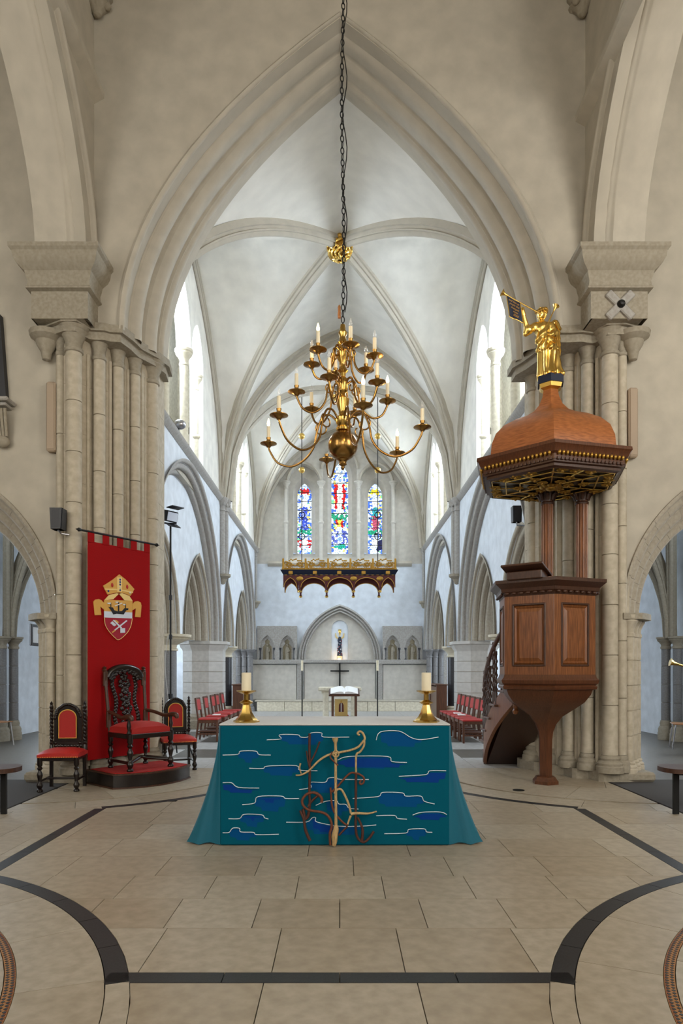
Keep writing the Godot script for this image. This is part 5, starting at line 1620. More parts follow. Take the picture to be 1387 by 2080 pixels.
	for k in words.size():
		var tm := TextMesh.new()
		tm.text = words[k][0]
		tm.font = font
		tm.font_size = words[k][1]
		tm.pixel_size = 0.0016
		tm.depth = 0.002
		tm.curve_step = 2.0
		part("lettering", tm, M.gold_cloth, flag, Transform3D(Basis(ex, ey, ez), q0.lerp(q1, 0.5).lerp(e0.lerp(e1, 0.5), 0.16 + 0.17 * k) + Vector3(0, 0, 0.012)))
	var t2 := thing("trumpet", "second gilded trumpet leaning on the angel's shoulder", "trumpet", an.transform)
	var s0: Vector3 = J.call(1094, 694, 0.15); var s1: Vector3 = J.call(1124, 630, 0.1)
	part("tube", MB.new().tube([s0, s0.lerp(s1, 0.85)], 0.0075, 8), M.gold, t2)
	part("bell", MB.new().tube([s0.lerp(s1, 0.83), s0.lerp(s1, 0.93), s1], [0.009, 0.018, 0.044], 12), M.gold, t2)

func turned(h: float, r: float) -> Array:      # profile of a turned post
	return prof([0.0, 0.0, r * 1.1, 0.0, r * 1.3, h * 0.03, r * 1.1, h * 0.07, r * 0.7, h * 0.09, r * 1.2, h * 0.15, r * 1.35, h * 0.2, r * 0.9, h * 0.26, r * 0.6, h * 0.3, r * 1.0, h * 0.42, r * 1.25, h * 0.5, r * 0.8, h * 0.58, r * 0.6, h * 0.62, r * 1.2, h * 0.68, r * 0.7, h * 0.73, r * 1.1, h * 0.78, r * 1.1, h])
func twisted(mb: MB, p: Vector3, h: float, r: float) -> MB:
	for s in 2:
		var a := []
		for i in 30: a.append(p + Vector3(r * 0.5 * cos(i * 0.85 + s * PI), h * i / 29.0, r * 0.5 * sin(i * 0.85 + s * PI)))
		mb.tube(a, r * 0.62, 6)
	return mb
func cushion(w: float, d: float, h: float) -> MB:
	var rows := []
	for i in 9:
		var row := PackedVector3Array()
		for j in 13:
			var u := -1.0 + j / 6.0; var v := -1.0 + i / 4.0
			row.append(Vector3(u * w / 2, h * (1.0 - 0.55 * pow(absf(u), 4.0)) * (1.0 - 0.55 * pow(absf(v), 4.0)), v * d / 2))
		rows.append(row)
	var mb := MB.new()
	mb.grid(rows, false, false, 0.2)
	for s in [-1.0, 1.0]:
		var a := PackedVector3Array(); var b := PackedVector3Array()
		for j in 13:
			var u := -1.0 + j / 6.0
			a.append(Vector3(u * w / 2, h * (1.0 - 0.55 * pow(absf(u), 4.0)) * 0.45, s * d / 2)); b.append(Vector3(u * w / 2, -0.02, s * d / 2))
		mb.grid([a, b] if s > 0 else [b, a], false, false, 0.5)
		a = PackedVector3Array(); b = PackedVector3Array()
		for i in 9:
			var v := -1.0 + i / 4.0
			a.append(Vector3(s * w / 2, h * (1.0 - 0.55 * pow(absf(v), 4.0)) * 0.45, v * d / 2)); b.append(Vector3(s * w / 2, -0.02, v * d / 2))
		mb.grid([b, a] if s > 0 else [a, b], false, false, 0.5)
	return mb

func carved_chair(label: String, xf: Transform3D) -> Node3D:
	var c := thing("carved_chair", label, "chair", xf, "carved side chairs by the throne")
	for s: float in [-1.0, 1.0]:
		part("leg", MB.new().lathe(turned(0.41, 0.028), 12), M.wood_black, c, at(s * 0.21, 0, 0.2))
		part("leg", MB.new().box(Vector3(s * 0.2, 0.2, -0.2), Vector3(0.04, 0.42, 0.04), 0.005), M.wood_black, c)
		var pb := MB.new().lathe(prof([0.024, 0.38, 0.024, 0.5, 0.016, 0.52, 0.026, 0.54, 0.016, 0.56]), 10, at(s * 0.2, 0, -0.2))
		twisted(pb, Vector3(s * 0.2, 0.56, -0.2), 0.36, 0.022)
		pb.lathe(prof([0.016, 0.92, 0.028, 0.94, 0.018, 0.96, 0.026, 0.985, 0.014, 1.01, 0.02, 1.03, 0.0, 1.06]), 10, at(s * 0.2, 0, -0.2))
		part("back_post", pb, M.wood_black, c)
		part("side_rail", MB.new().box(Vector3(s * 0.2, 0.39, 0), Vector3(0.035, 0.05, 0.38), 0.004), M.wood_black, c)
		part("stretcher", MB.new().tube([Vector3(s * 0.2, 0.13, 0.2), Vector3(s * 0.2, 0.13, -0.2)], 0.014, 8), M.wood_black, c)
	part("front_rail", MB.new().box(Vector3(0, 0.39, 0.2), Vector3(0.4, 0.05, 0.035), 0.004), M.wood_black, c)
	part("stretcher", MB.new().tube([Vector3(-0.2, 0.13, 0.0), Vector3(0.2, 0.13, 0.0)], 0.014, 8), M.wood_black, c)
	var st_ := part("seat", cushion(0.47, 0.45, 0.075), M.leather_red, c, at(0, 0.425, 0.01))
	for k in 24: part("nail", MB.new().ball(Vector3(-0.228 + 0.0198 * k, -0.012, 0.226), 0.0065, 6), M.gold_cloth, st_)
	# arched padded back in a carved frame
	var o := [Vector2(-0.105, 0.6)]
	for q in arch(0.105, 0.1, 10): o.append(Vector2(q.x, 0.85 + q.y))
	o.append(Vector2(0.105, 0.6))
	var pad := part("back_panel", MB.new().prism(PackedVector2Array(o), -0.205, -0.175), M.velvet_red, c)
	var ed := []
	for q in o: ed.append(Vector3(q.x, q.y, -0.173))
	part("gilt_nailing", MB.new().tube(ed, 0.007, 6, Transform3D(), false, true), M.gold_cloth, pad)
	var fr := [Vector2(-0.165, 0.55)]
	for q in arch(0.165, 0.17, 12): fr.append(Vector2(q.x, 0.86 + q.y))
	fr.append(Vector2(0.165, 0.55))
	for q in range(o.size() - 1, -1, -1): fr.append(o[q] if q > 0 and q < o.size() - 1 else Vector2(o[q].x, 0.6))
	var outer := PackedVector2Array(fr.slice(0, fr.size() - o.size()))
	part("back_frame", MB.new().prism(outer, -0.215, -0.19), M.wood_black, c)
	for k in 26:
		var u := k / 25.0
		var q: Vector2 = outer[int(u * (outer.size() - 1))]
		part("carving", MB.new().ball(Vector3(q.x * 0.9 + 0.006 * sin(k * 5.0), q.y - 0.012, -0.185), Vector3(0.02, 0.02, 0.014), 6), M.wood_black, c)
	part("cross_rail", MB.new().box(Vector3(0, 0.54, -0.2), Vector3(0.38, 0.045, 0.03), 0.005), M.wood_black, c)
	for k in 9: part("carving", MB.new().ball(Vector3(-0.15 + 0.0375 * k, 0.5, -0.2), Vector3(0.02, 0.025, 0.012), 6), M.wood_black, c)
	return c

func throne_group() -> void:
	var yaw := deg_to_rad(50.0)
	var O := Vector3(-2.65, 0, -8.86)
	# low bow-fronted platform
	var pf := thing("throne_platform", "low dark wooden platform with bowed front and red carpet", "platform", Transform3D(Basis(Vector3.UP, yaw), O))
	var o := PackedVector2Array([Vector2(-0.5, 0.3), Vector2(0.6, 0.3)])
	for k in 13:
		var u := 1.0 - k / 6.0
		o.append(Vector2(0.62 * u if u > 0 else 0.52 * u, -0.32 - 0.2 * (1.0 - u * u)))
	var dn := Transform3D(Basis(Vector3.RIGHT, Vector3(0, 0, -1), Vector3.UP), Vector3.ZERO)
	part("body", MB.new().prism(o, 0.0, 0.165, dn, 0.6), M.wood_black, pf)
	part("edge_moulding", MB.new().prism(Geometry2D.offset_polygon(o, 0.015)[0], 0.165, 0.182, dn, 0.6), M.wood_dark, pf)
	part("foot_moulding", MB.new().prism(Geometry2D.offset_polygon(o, 0.012)[0], 0.0, 0.02, dn, 0.6), M.wood_dark, pf)
	part("carpet", MB.new().prism(Geometry2D.offset_polygon(o, -0.03)[0], 0.18, 0.19, dn, 0.6), M.carpet_red, pf)
	# throne
	var t := thing("throne", "tall carved dark armchair with red cushion on the red platform", "armchair", Transform3D(Basis(Vector3.UP, yaw), O + Vector3(0, 0.19, 0) + Basis(Vector3.UP, yaw) * Vector3(0, 0, 0.08)))
	for s: float in [-1.0, 1.0]:
		part("leg", MB.new().lathe(turned(0.46, 0.032), 12), M.wood_black, t, at(s * 0.3, 0, 0.26))
		part("leg", MB.new().lathe(turned(0.44, 0.028), 12), M.wood_black, t, at(s * 0.26, 0, -0.24))
		part("side_stretcher", MB.new().tube([Vector3(s * 0.3, 0.1, 0.26), Vector3(s * 0.26, 0.1, -0.24)], 0.02, 8), M.wood_black, t)
		var bp := MB.new().tube([Vector3(s * 0.27, 0.42, -0.24), Vector3(s * 0.28, 0.8, -0.28), Vector3(s * 0.29, 1.2, -0.33)], 0.022, 10)
		bp.box(Vector3(s * 0.285, 1.14, -0.325), Vector3(0.06, 0.2, 0.05), 0.012)
		bp.box(Vector3(s * 0.275, 0.62, -0.265), Vector3(0.06, 0.22, 0.05), 0.012)
		bp.lathe(prof([0.02, 0.0, 0.032, 0.02, 0.018, 0.035, 0.03, 0.055, 0.0, 0.075]), 10, at(s * 0.29, 1.23, -0.335))
		part("back_post", bp, M.wood_dark, t)
		var ar := cat_rom([Vector3(s * 0.275, 0.72, -0.27), Vector3(s * 0.3, 0.7, -0.1), Vector3(s * 0.32, 0.66, 0.1), Vector3(s * 0.33, 0.68, 0.25), Vector3(s * 0.335, 0.67, 0.33), Vector3(s * 0.335, 0.63, 0.35)], 4)
		part("arm", MB.new().tube(ar, spread([0.02, 0.024, 0.024, 0.03, 0.034, 0.02], ar.size()), 8), M.wood_dark, t)
		part("arm_post", MB.new().lathe(prof([0.02, 0.44, 0.03, 0.47, 0.016, 0.5, 0.028, 0.56, 0.016, 0.62, 0.024, 0.66]), 10), M.wood_black, t, at(s * 0.31, 0, 0.25))
		part("side_rail", MB.new().box(Vector3(s * 0.28, 0.43, 0), Vector3(0.045, 0.06, 0.48), 0.006), M.wood_black, t)
		# carved side strips of the back
		var strip := MB.new()
		for k in 16: strip.ball(Vector3(s * (0.155 + 0.02 * sin(k * 0.6)), 0.52 + 0.042 * k, -0.265 - 0.006 * k), Vector3(0.035, 0.032, 0.018), 8)
		part("carved_strip", strip, M.wood_black, t)
	part("front_rail", MB.new().box(Vector3(0, 0.43, 0.26), Vector3(0.62, 0.06, 0.05), 0.006), M.wood_black, t)
	part("back_rail", MB.new().box(Vector3(0, 0.47, -0.25), Vector3(0.52, 0.1, 0.04), 0.006), M.wood_black, t)
	part("front_stretcher", MB.new().tube(cat_rom([Vector3(-0.3, 0.1, 0.26), Vector3(-0.1, 0.12, 0.1), Vector3(0, 0.14, 0.05), Vector3(0.1, 0.12, 0.1), Vector3(0.3, 0.1, 0.26)], 4), 0.02, 8), M.wood_black, t)
	part("seat_frame", MB.new().box(Vector3(0, 0.465, 0), Vector3(0.58, 0.03, 0.54), 0.01), M.velvet_red, t)
	part("cushion", cushion(0.56, 0.52, 0.1), M.velvet_red, t, at(0, 0.495, 0.01))
	var sp := MB.new()
	for k in 34:
		var y := 0.54 + 0.0195 * k
		var w := 0.055 + 0.022 * sin(k * 0.75)
		sp.ball(Vector3(w * sin(k * 2.1), y, -0.262 - 0.0028 * k), Vector3(0.03, 0.026, 0.018), 8)
		sp.ball(Vector3(-w * sin(k * 2.1), y + 0.008, -0.262 - 0.0028 * k), Vector3(0.03, 0.026, 0.018), 8)
	part("carved_splat", sp, M.wood_black, t)
	var cr := []
	for k in 17:
		var a := PI * k / 16.0
		cr.append(Vector3(-0.24 * cos(a), 1.16 + 0.13 * sin(a), -0.335))
	var crest := MB.new().tube(cr, 0.045, 10)
	for k in 30:
		var a := PI * k / 29.0
		crest.ball(Vector3(-(0.2 + 0.03 * sin(k * 2.3)) * cos(a), 1.13 + (0.11 + 0.02 * sin(k * 1.7)) * sin(a), -0.315), Vector3(0.026, 0.024, 0.02), 8)
	part("carved_crest", crest, M.wood_black, t)
	# side chairs
	carved_chair("small carved black chair with red seat in front of the pier's outer shafts", at(-3.36, 0, -8.3, 0.1))
	carved_chair("small carved black chair with red seat on the choir side of the throne", at(-2.37, 0, -9.98, 0.4))
	# banner on its pole
	var A := Vector3(-3.19, 0, -8.64); var Bp := Vector3(-2.64, 0, -9.49)
	var ux := (Bp - A).normalized()
	var bx := Transform3D(Basis(ux, Vector3.UP, ux.cross(Vector3.UP)), A)
	var W := (Bp - A).length()
	var bn := thing("banner", "tall crimson banner with mitre, ship and crossed keys behind the throne", "banner", bx)
	var rows := []
	for i in 20:
		var row := PackedVector3Array()
		for j in 25:
			var u := j / 24.0
			row.append(Vector3(u * W, lerpf(3.08, 0.3, i / 19.0), 0.006 * sin(u * 22.0) * (0.3 + i / 19.0)))
		rows.append(row)
	var mb := MB.new(); mb.grid(rows, false, false, 0.2)
	part("cloth", mb, M.banner_red, bn)
	for k in 5: part("tab", MB.new().box(Vector3(W * (0.05 + 0.225 * k), 3.14, 0), Vector3(0.1, 0.15, 0.012), 0.003), M.banner_red, bn)
	part("pole", MB.new().tube([Vector3(-0.1, 3.2, 0), Vector3(W + 0.1, 3.2, 0)], 0.014, 8), M.iron, bn)
	for s in [-0.12, W + 0.12]: part("finial", MB.new().lathe(prof([0.0, -0.05, 0.022, -0.01, 0.026, 0.01, 0.012, 0.03, 0.0, 0.06]), 8, Transform3D(Basis(Vector3(0, 0, 1), PI / 2 if s < 0 else -PI / 2), Vector3(s, 3.2, 0))), M.iron, bn)
	var em := func(a: Array) -> PackedVector2Array:
		var p := PackedVector2Array()
		for k in range(0, a.size(), 2):
			var px: float = 170 + a[k] / 9.907; var py: float = 1150 + a[k + 1] / 9.907
			var u := clampf((px - 179.0) / 117.0, 0.0, 1.0)
			p.append(Vector2(u * W, YY(py, lerpf(8.66, 9.5, u))))
		return p
	var emb := [["mitre", [350,400,430,345,520,280,645,170,760,270,850,370,930,465,855,600,740,550,640,535,540,545,430,575], M.gold_cloth, 0.012], ["mitre_band", [600,230,690,230,690,520,600,520], M.cloth_cream, 0.015], ["mitre_edge", [375,455,640,465,905,520,890,545,640,490,385,480], M.cloth_cream, 0.016],
		["ribbon", [455,585,600,545,635,560,530,670,370,690], M.cloth_cream, 0.012], ["ribbon", [640,560,690,545,830,600,895,700,740,690], M.cloth_cream, 0.012],
		["lappet", [180,715,215,675,275,665,320,690,368,745,365,880,300,810,315,985,205,990], M.gold_cloth, 0.012], ["lappet", [895,765,940,715,1000,705,1055,735,1070,800,1050,1030,945,1025,960,850,893,890], M.gold_cloth, 0.012],
		["shield_gold", [368,680,895,700,888,935,368,910], M.gold_cloth, 0.012], ["shield_silver", [368,910,888,935,886,1055,370,1035], M.silver_cloth, 0.013], ["shield_crimson", [370,1035,886,1055,860,1200,790,1340,640,1480,560,1440,450,1310,390,1180], M.cloth_crimson, 0.012],
		["ship", [440,825,520,835,545,890,610,912,690,905,735,850,810,850,805,885,765,895,720,975,590,960,530,975,480,880], M.black_plastic, 0.018], ["mast", [615,730,635,730,635,910,615,910], M.black_plastic, 0.019], ["mast", [478,740,488,740,488,840,478,840], M.black_plastic, 0.019], ["mast", [752,760,762,760,762,855,752,855], M.black_plastic, 0.019], ["flag", [412,740,480,735,480,768,425,765], M.linen_white, 0.019], ["flag", [565,718,620,715,620,745,575,745], M.linen_white, 0.019], ["flag", [705,765,755,765,755,790,712,788], M.linen_white, 0.019], ["sail", [550,800,690,735,692,755,560,815], M.linen_white, 0.02],
		["key_shaft", [520,1095,540,1080,690,1240,670,1260], M.silver_cloth, 0.018], ["key_bit", [475,1150,510,1110,585,1185,545,1215], M.silver_cloth, 0.018], ["key_bow", [660,1255,745,1250,745,1340,660,1345], M.silver_cloth, 0.018], ["sword_blade", [770,1090,788,1105,560,1300,545,1285], M.silver_cloth, 0.02], ["sword_hilt", [500,1330,560,1280,575,1295,515,1345], M.gold_cloth, 0.02], ["key_guard", [530,1110,575,1080,635,1130,590,1170], M.gold_cloth, 0.016]]
	for q in emb:
		part(q[0], MB.new().prism(em.call(q[1]), 0.004, q[3]), q[2], bn)
	for q in [[510, 385], [790, 420]]:
		var p: Vector2 = em.call(q)[0]
		part("jewel", MB.new().ball(Vector3(p.x, p.y, 0.014), Vector3(0.02, 0.03, 0.008), 8), M.velvet_red, bn)
	for q in [[655, 275], [655, 325], [655, 375], [655, 430], [655, 487], [440, 505], [840, 540]]:
		var p: Vector2 = em.call(q)[0]
		part("jewel", MB.new().ball(Vector3(p.x, p.y, 0.015), Vector3(0.014, 0.014, 0.006), 6), M.cloth_blue if int(q[1]) % 2 == 1 else M.linen_white, bn)
	var ol := []
	for p in em.call([368,1035,385,1180,450,1310,560,1440,640,1480,790,1340,860,1200,886,1055]): ol.append(Vector3(p.x, p.y, 0.014))
	part("shield_outline", MB.new().tube(cat_rom(ol, 4), 0.004, 5), M.cloth_cream, bn)

func hanging_canopy() -> void:
	var D := 19.5
	var hc := thing("hanging_canopy", "gilded carved wooden canopy with arches hanging before the lancets", "canopy", at(XX(689, D), 0, -D))
	var w := 1.56
	for s: float in [-1.0, 1.0]:        # front and back, then the ends
		for k in 5:
			var x0 := -w + w * 0.4 * k; var x1 := x0 + w * 0.4
			var cx := (x0 + x1) / 2
			var m := [Vector2(x0, 4.3)]
			for e in 13:
				var u := e / 12.0
				m.append(Vector2(lerpf(x0 + 0.03, x1 - 0.03, u), 4.42 + 0.1 * sin(PI * u) + 0.02 * sin(u * 25.0)))
			m.append(Vector2(x1, 4.3))
			var sc := MB.new()
			for e in 22:
				var a := e * 0.6
				var rr := 0.09 - 0.003 * e
				sc.ball(Vector3(cx - 0.15 + rr * cos(a), 4.37 + rr * 0.8 * sin(a), s * 0.5), Vector3(0.02, 0.02, 0.014), 6)
				sc.ball(Vector3(cx + 0.15 - rr * cos(a), 4.37 + rr * 0.8 * sin(a), s * 0.5), Vector3(0.02, 0.02, 0.014), 6)
			for e in 13: sc.ball(Vector3(m[e + 1].x, m[e + 1].y - 0.01, s * 0.5), Vector3(0.03, 0.022, 0.018), 6)
			for e in 9: sc.ball(Vector3(lerpf(x0, x1, e / 8.0), 4.27, s * 0.5), Vector3(0.045, 0.018, 0.018), 6)
			part("pierced_cresting", sc, M.gold_carved, hc)
		for k in 6: part("cresting_post", MB.new().box(Vector3(-w + w * 0.4 * k, 4.39, s * 0.5), Vector3(0.055, 0.3, 0.055), 0.01), M.gold_carved, hc)
	for s: float in [-1.0, 1.0]: part("end_cresting", MB.new().box(Vector3(s * w, 4.36, 0), Vector3(0.05, 0.18, 1.0), 0.01), M.gold_carved, hc)
	part("cornice", MB.new().box(Vector3(0, 4.235, 0), Vector3(2 * w + 0.08, 0.03, 1.12), 0.008), M.gold_carved, hc)
	var rows := []
	for q in [[0.08, 4.22], [0.05, 4.17], [0.0, 4.1], [0.0, 4.08]]:
		var x: float = w + q[0]; var z: float = 0.5 + q[0]
		rows.append(PackedVector3Array([Vector3(-x, q[1], z), Vector3(x, q[1], z), Vector3(x, q[1], -z), Vector3(-x, q[1], -z)]))
	var mb := MB.new(); mb.grid(rows, false, true, 0.9)
	part("blue_cove", mb, M.navy, hc)
	part("ceiling_board", MB.new().box(Vector3(0, 4.07, 0), Vector3(2 * w, 0.02, 1.0)), M.maroon, hc)
	for k in 5: part("gilt_block", MB.new().box(Vector3(-1.35 + 0.675 * k, 4.15, 0.53), Vector3(0.12, 0.1, 0.06), 0.01), M.gold_carved, hc)
	for k in 22: part("bead", MB.new().box(Vector3(-w + 0.07 + 0.142 * k, 4.08, 0.51), Vector3(0.07, 0.018, 0.02), 0.004), M.gold_carved, hc)
	# row of coved arches, and a second row behind
	for row in 2:
		var z := 0.5 - 0.45 * row
		var n := 5
		for k in n:
			var hw2 := 0.37 if k > 0 and k < n - 1 else 0.2
			var cx: float = [-1.36, -0.72, 0.02, 0.76, 1.36][k]
			var dz := 4.06 - 0.32 - 0.1 * row
			var o := [Vector2(cx - hw2, dz)]
			for q in arch(hw2 - 0.03, 0.26, 8): o.append(Vector2(cx + q.x, dz + q.y))
			o.append_array([Vector2(cx + hw2, dz), Vector2(cx + hw2, 4.07), Vector2(cx - hw2, 4.07)])
			part("arch_board", MB.new().prism(PackedVector2Array(o), z - 0.03, z), M.maroon, hc)
			part("gilt_arch", arch_band(MB.new(), [Vector3(hw2 - 0.03, 0.26, 0), Vector3(hw2 - 0.03, 0.26, 0.012), Vector3(hw2 - 0.015, 0.275, 0.012)], at(cx, dz, z), 8), M.gold_carved, hc)
		for x in [-1.1, -0.36, 0.4, 1.13]:
			part("pendant", MB.new().lathe(prof([0.0, 3.5, 0.035, 3.51, 0.045, 3.54, 0.03, 3.57, 0.025, 3.6, 0.03, 3.7, 0.05, 3.76, 0.06, 3.8]), 10), M.maroon, hc, at(x, 0.1 - 0.1 * row, z))
			part("gilt_drop", MB.new().lathe(prof([0.0, 3.49, 0.04, 3.5, 0.05, 3.53, 0.035, 3.555]), 10), M.gold, hc, at(x, 0.1 - 0.1 * row, z + 0.005))
			part("gilt_spray", MB.new().ball(Vector3(x, 3.98, z + 0.01), Vector3(0.1, 0.07, 0.02), 8), M.gold_carved, hc)
	for x in [XX(613, D), XX(767, D)]:
		var rd := thing("hanging_rod", "black iron rod with gilt balls and rings holding the canopy %s" % ("nearer the throne side" if x < 0 else "nearer the pulpit side"), "rod", at(x, 0, -D), "rods of the hanging canopy")
		part("rod", MB.new().tube([Vector3(0, 4.25, 0), Vector3(0, 9.35, 0)], 0.014, 6), M.iron, rd)
		for y in [YY(886, D), YY(955, D)]: part("gilt_ball", MB.new().ball(Vector3(0, y, 0), 0.09, 14), M.gold, rd)
		for y in [YY(1046, D), YY(1090, D)]:
			var rg := []
			for k in 18: rg.append(Vector3(0.085 * cos(TAU * k / 18), y + 0.085 * sin(TAU * k / 18), 0))
			part("ring", MB.new().tube(rg, 0.014, 6, Transform3D(), false, true), M.iron, rd)

func choir_things() -> void:
	# stone table with lectern and candles
	var D := 19.5
	var tb := thing("stone_altar", "small pale stone table altar beneath the hanging canopy", "altar", at(0, 0, -D))
	part("slab", MB.new().box(Vector3(0, 0.9, 0), Vector3(1.22, 0.1, 0.8), 0.02), M.stone_pale, tb)
	part("apron", MB.new().box(Vector3(0, 0.82, 0), Vector3(1.04, 0.08, 0.64), 0.02), M.stone_pale, tb)
	for x in [-0.4, 0.4]:
		for z in [-0.22, 0.22]: part("leg", MB.new().lathe(prof([0.0, 0, 0.12, 0, 0.12, 0.05, 0.085, 0.09, 0.075, 0.68, 0.11, 0.76, 0.12, 0.8]), 12), M.stone_pale, tb, at(x, 0, z))
	var lc := thing("lectern", "small wooden lectern in front of the stone altar", "lectern", at(XX(699, 16.0), 0, -16.0))
	for x in [-0.27, 0.27]:
		for z in [-0.14, 0.14]: part("leg", MB.new().box(Vector3(x, 0.43, z), Vector3(0.055, 0.86, 0.055), 0.006), M.wood_pulpit_dark, lc)
	part("desk", MB.new().box(Vector3(0, 0.0, 0), Vector3(0.72, 0.035, 0.46), 0.01, Transform3D(Basis(Vector3.RIGHT, 0.3), Vector3(0, 0.91, 0))), M.wood_pulpit_dark, lc)
	part("shelf", MB.new().box(Vector3(0, 0.34, 0), Vector3(0.52, 0.03, 0.28), 0.005), M.wood_dark, lc)
	var bk := thing("open_book", "large open book lying on the lectern", "book", at(lc.position.x, 0.935, -16.0) * Transform3D(Basis(Vector3.RIGHT, 0.3), Vector3.ZERO))
	for s: float in [-1.0, 1.0]:
		var rows := []
		for i in 2:
			var row := PackedVector3Array()
			for j in 11:
				var u := j / 10.0
				row.append(Vector3(s * 0.32 * u, 0.015 + 0.06 * sin(PI * pow(u, 0.6)) * (1.0 - 0.3 * u), (-0.2 if i == 0 else 0.2)))
			rows.append(row)
		for i in 2:
			var low := PackedVector3Array()
			for p: Vector3 in rows[i * 1]: low.append(Vector3(p.x, 0.0, p.z))
			if i == 0: rows.push_front(low)
			else: rows.append(low)
		rows[3] = PackedVector3Array(Array(rows[2]).map(func(p: Vector3) -> Vector3: return Vector3(p.x, 0.0, p.z)))
		var mb := MB.new(); mb.grid(rows, false, false, 0.5)
		part("page", mb, M.paper, bk)
	part("cover", MB.new().box(Vector3(0, 0.004, 0), Vector3(0.68, 0.01, 0.44), 0.003), M.wood_dark, bk)
	var ic := thing("icon_panel", "painted panel of a robed figure below the lectern", "picture", at(XX(693, 16.0), 0.357, -16.05))
	part("board", MB.new().box(Vector3(0, 0.2, 0), Vector3(0.3, 0.4, 0.02), 0.003), M.cloth_cream, ic)
	part("robe", MB.new().prism(pv([-0.06, 0.1, 0.06, 0.1, 0.055, 0.26, 0.03, 0.31, -0.03, 0.31, -0.055, 0.26]), 0.01, 0.016), M.maroon, ic)
	part("stole", MB.new().prism(pv([-0.012, 0.1, 0.012, 0.1, 0.014, 0.3, -0.014, 0.3]), 0.015, 0.019), M.linen_white, ic)
	part("head", MB.new().ball(Vector3(0, 0.34, 0.012), Vector3(0.022, 0.028, 0.006), 8), M.gold_cloth, ic)
	var fw := thing("flower_bowl", "gilt bowl of pink and white flowers on the floor behind the lectern", "flowers", at(XX(693, 16.4), 0, -16.75))
	part("bowl", MB.new().lathe(prof([0.0, 0.0, 0.1, 0.0, 0.05, 0.06, 0.06, 0.12, 0.16, 0.22, 0.15, 0.22, 0.0, 0.16]), 14), M.brass, fw)
	for k in 22: part("flower", MB.new().ball(Vector3(0.16 * sin(k * 2.4) * sqrt(k / 22.0), 0.27 + 0.05 * cos(k * 1.3), 0.12 * cos(k * 2.4)), 0.035, 6), M.chair_red if k % 3 else M.linen_white, fw)
	for x in [613.5, 766.5]:
		var c := thing("processional_candle", "tall black candle pole standing by the stone altar, %s" % ("throne side" if x < 690 else "pulpit side"), "candle", at(XX(x, 18.6), 0, -18.6), "candle poles by the stone altar")
		part("base", MB.new().lathe(prof([0.0, 0.0, 0.12, 0.0, 0.11, 0.02, 0.02, 0.04, 0.0, 0.05]), 12), M.iron, c)
		part("pole", MB.new().tube([Vector3(0, 0.02, 0), Vector3(0, 1.44, 0)], 0.017, 8), M.iron, c)
		part("candle", MB.new().lathe(prof([0.0, 1.42, 0.032, 1.42, 0.032, 1.7, 0.0, 1.7]), 10), M.wax, c)
	var cr := thing("wall_cross", "plain black cross standing against the end wall panel", "cross", at(0.0, 0, -ZE + 0.1))
	part("upright", MB.new().box(Vector3(0, 1.22, 0), Vector3(0.055, 1.0, 0.03), 0.004), M.iron, cr)
	part("crossbar", MB.new().box(Vector3(0, 1.4, 0), Vector3(0.66, 0.05, 0.03), 0.004), M.iron, cr)
	part("foot", MB.new().box(Vector3(0, 0.72, -0.02), Vector3(0.12, 0.04, 0.08), 0.004), M.iron, cr)
	var vs := thing("niche_statue", "crowned statue in a patterned blue robe standing in the round-headed niche", "statue", at(0, 1.82, -ZE - 0.04))
	part("robe", MB.new().lathe(prof([0.0, 0.12, 0.11, 0.12, 0.085, 0.3, 0.075, 0.5, 0.09, 0.66, 0.06, 0.78, 0.025, 0.82]), 14), M.navy, vs)
	for k in 24: part("robe_spot", MB.new().ball(Vector3(0.09 * sin(k * 2.4), 0.16 + 0.022 * k, 0.02 + 0.075 * absf(cos(k * 2.4))), 0.017, 6), [M.linen_white, M.chair_red, M.silver_cloth][k % 3], vs)
	part("head", MB.new().ball(Vector3(0, 0.87, 0.01), Vector3(0.05, 0.065, 0.05), 10), M.cloth_cream, vs)
	part("crown", MB.new().lathe(prof([0.05, 0.9, 0.07, 0.98, 0.06, 1.0, 0.08, 1.04, 0.03, 1.06, 0.0, 1.1]), 10), M.gold, vs)
	for s: float in [-1.0, 1.0]: part("arm", MB.new().tube([Vector3(s * 0.07, 0.74, 0.02), Vector3(s * 0.13, 0.78, 0.06), Vector3(s * 0.15, 0.92, 0.06)], [0.03, 0.025, 0.016], 8), M.cloth_cream, vs)
	part("plinth", MB.new().box(Vector3(0, 0.06, 0), Vector3(0.2, 0.12, 0.14), 0.01), M.stone_grey, vs)
	var nl := thing("niche_lamp", "small glowing votive lamp at the foot of the niche", "lamp", at(-0.02, 1.8, -ZE + 0.12))
	part("glass_lamp", MB.new().lathe(prof([0.0, 0.0, 0.05, 0.0, 0.055, 0.04, 0.0, 0.045]), 10), M.lamp_small, nl)
	var ol := OmniLight3D.new(); ol.name = "votive_light"; ol.light_color = Color(1, 0.8, 0.5); ol.light_energy = 0.05; ol.light_size = 0.03; ol.omni_range = 30.0; ol.omni_attenuation = 2.0; ol.shadow_enabled = true
	add_child(ol); ol.position = Vector3(-0.02, 1.88, -ZE + 0.16)
	# rows of wooden chairs with red leather
	var ch: Node3D
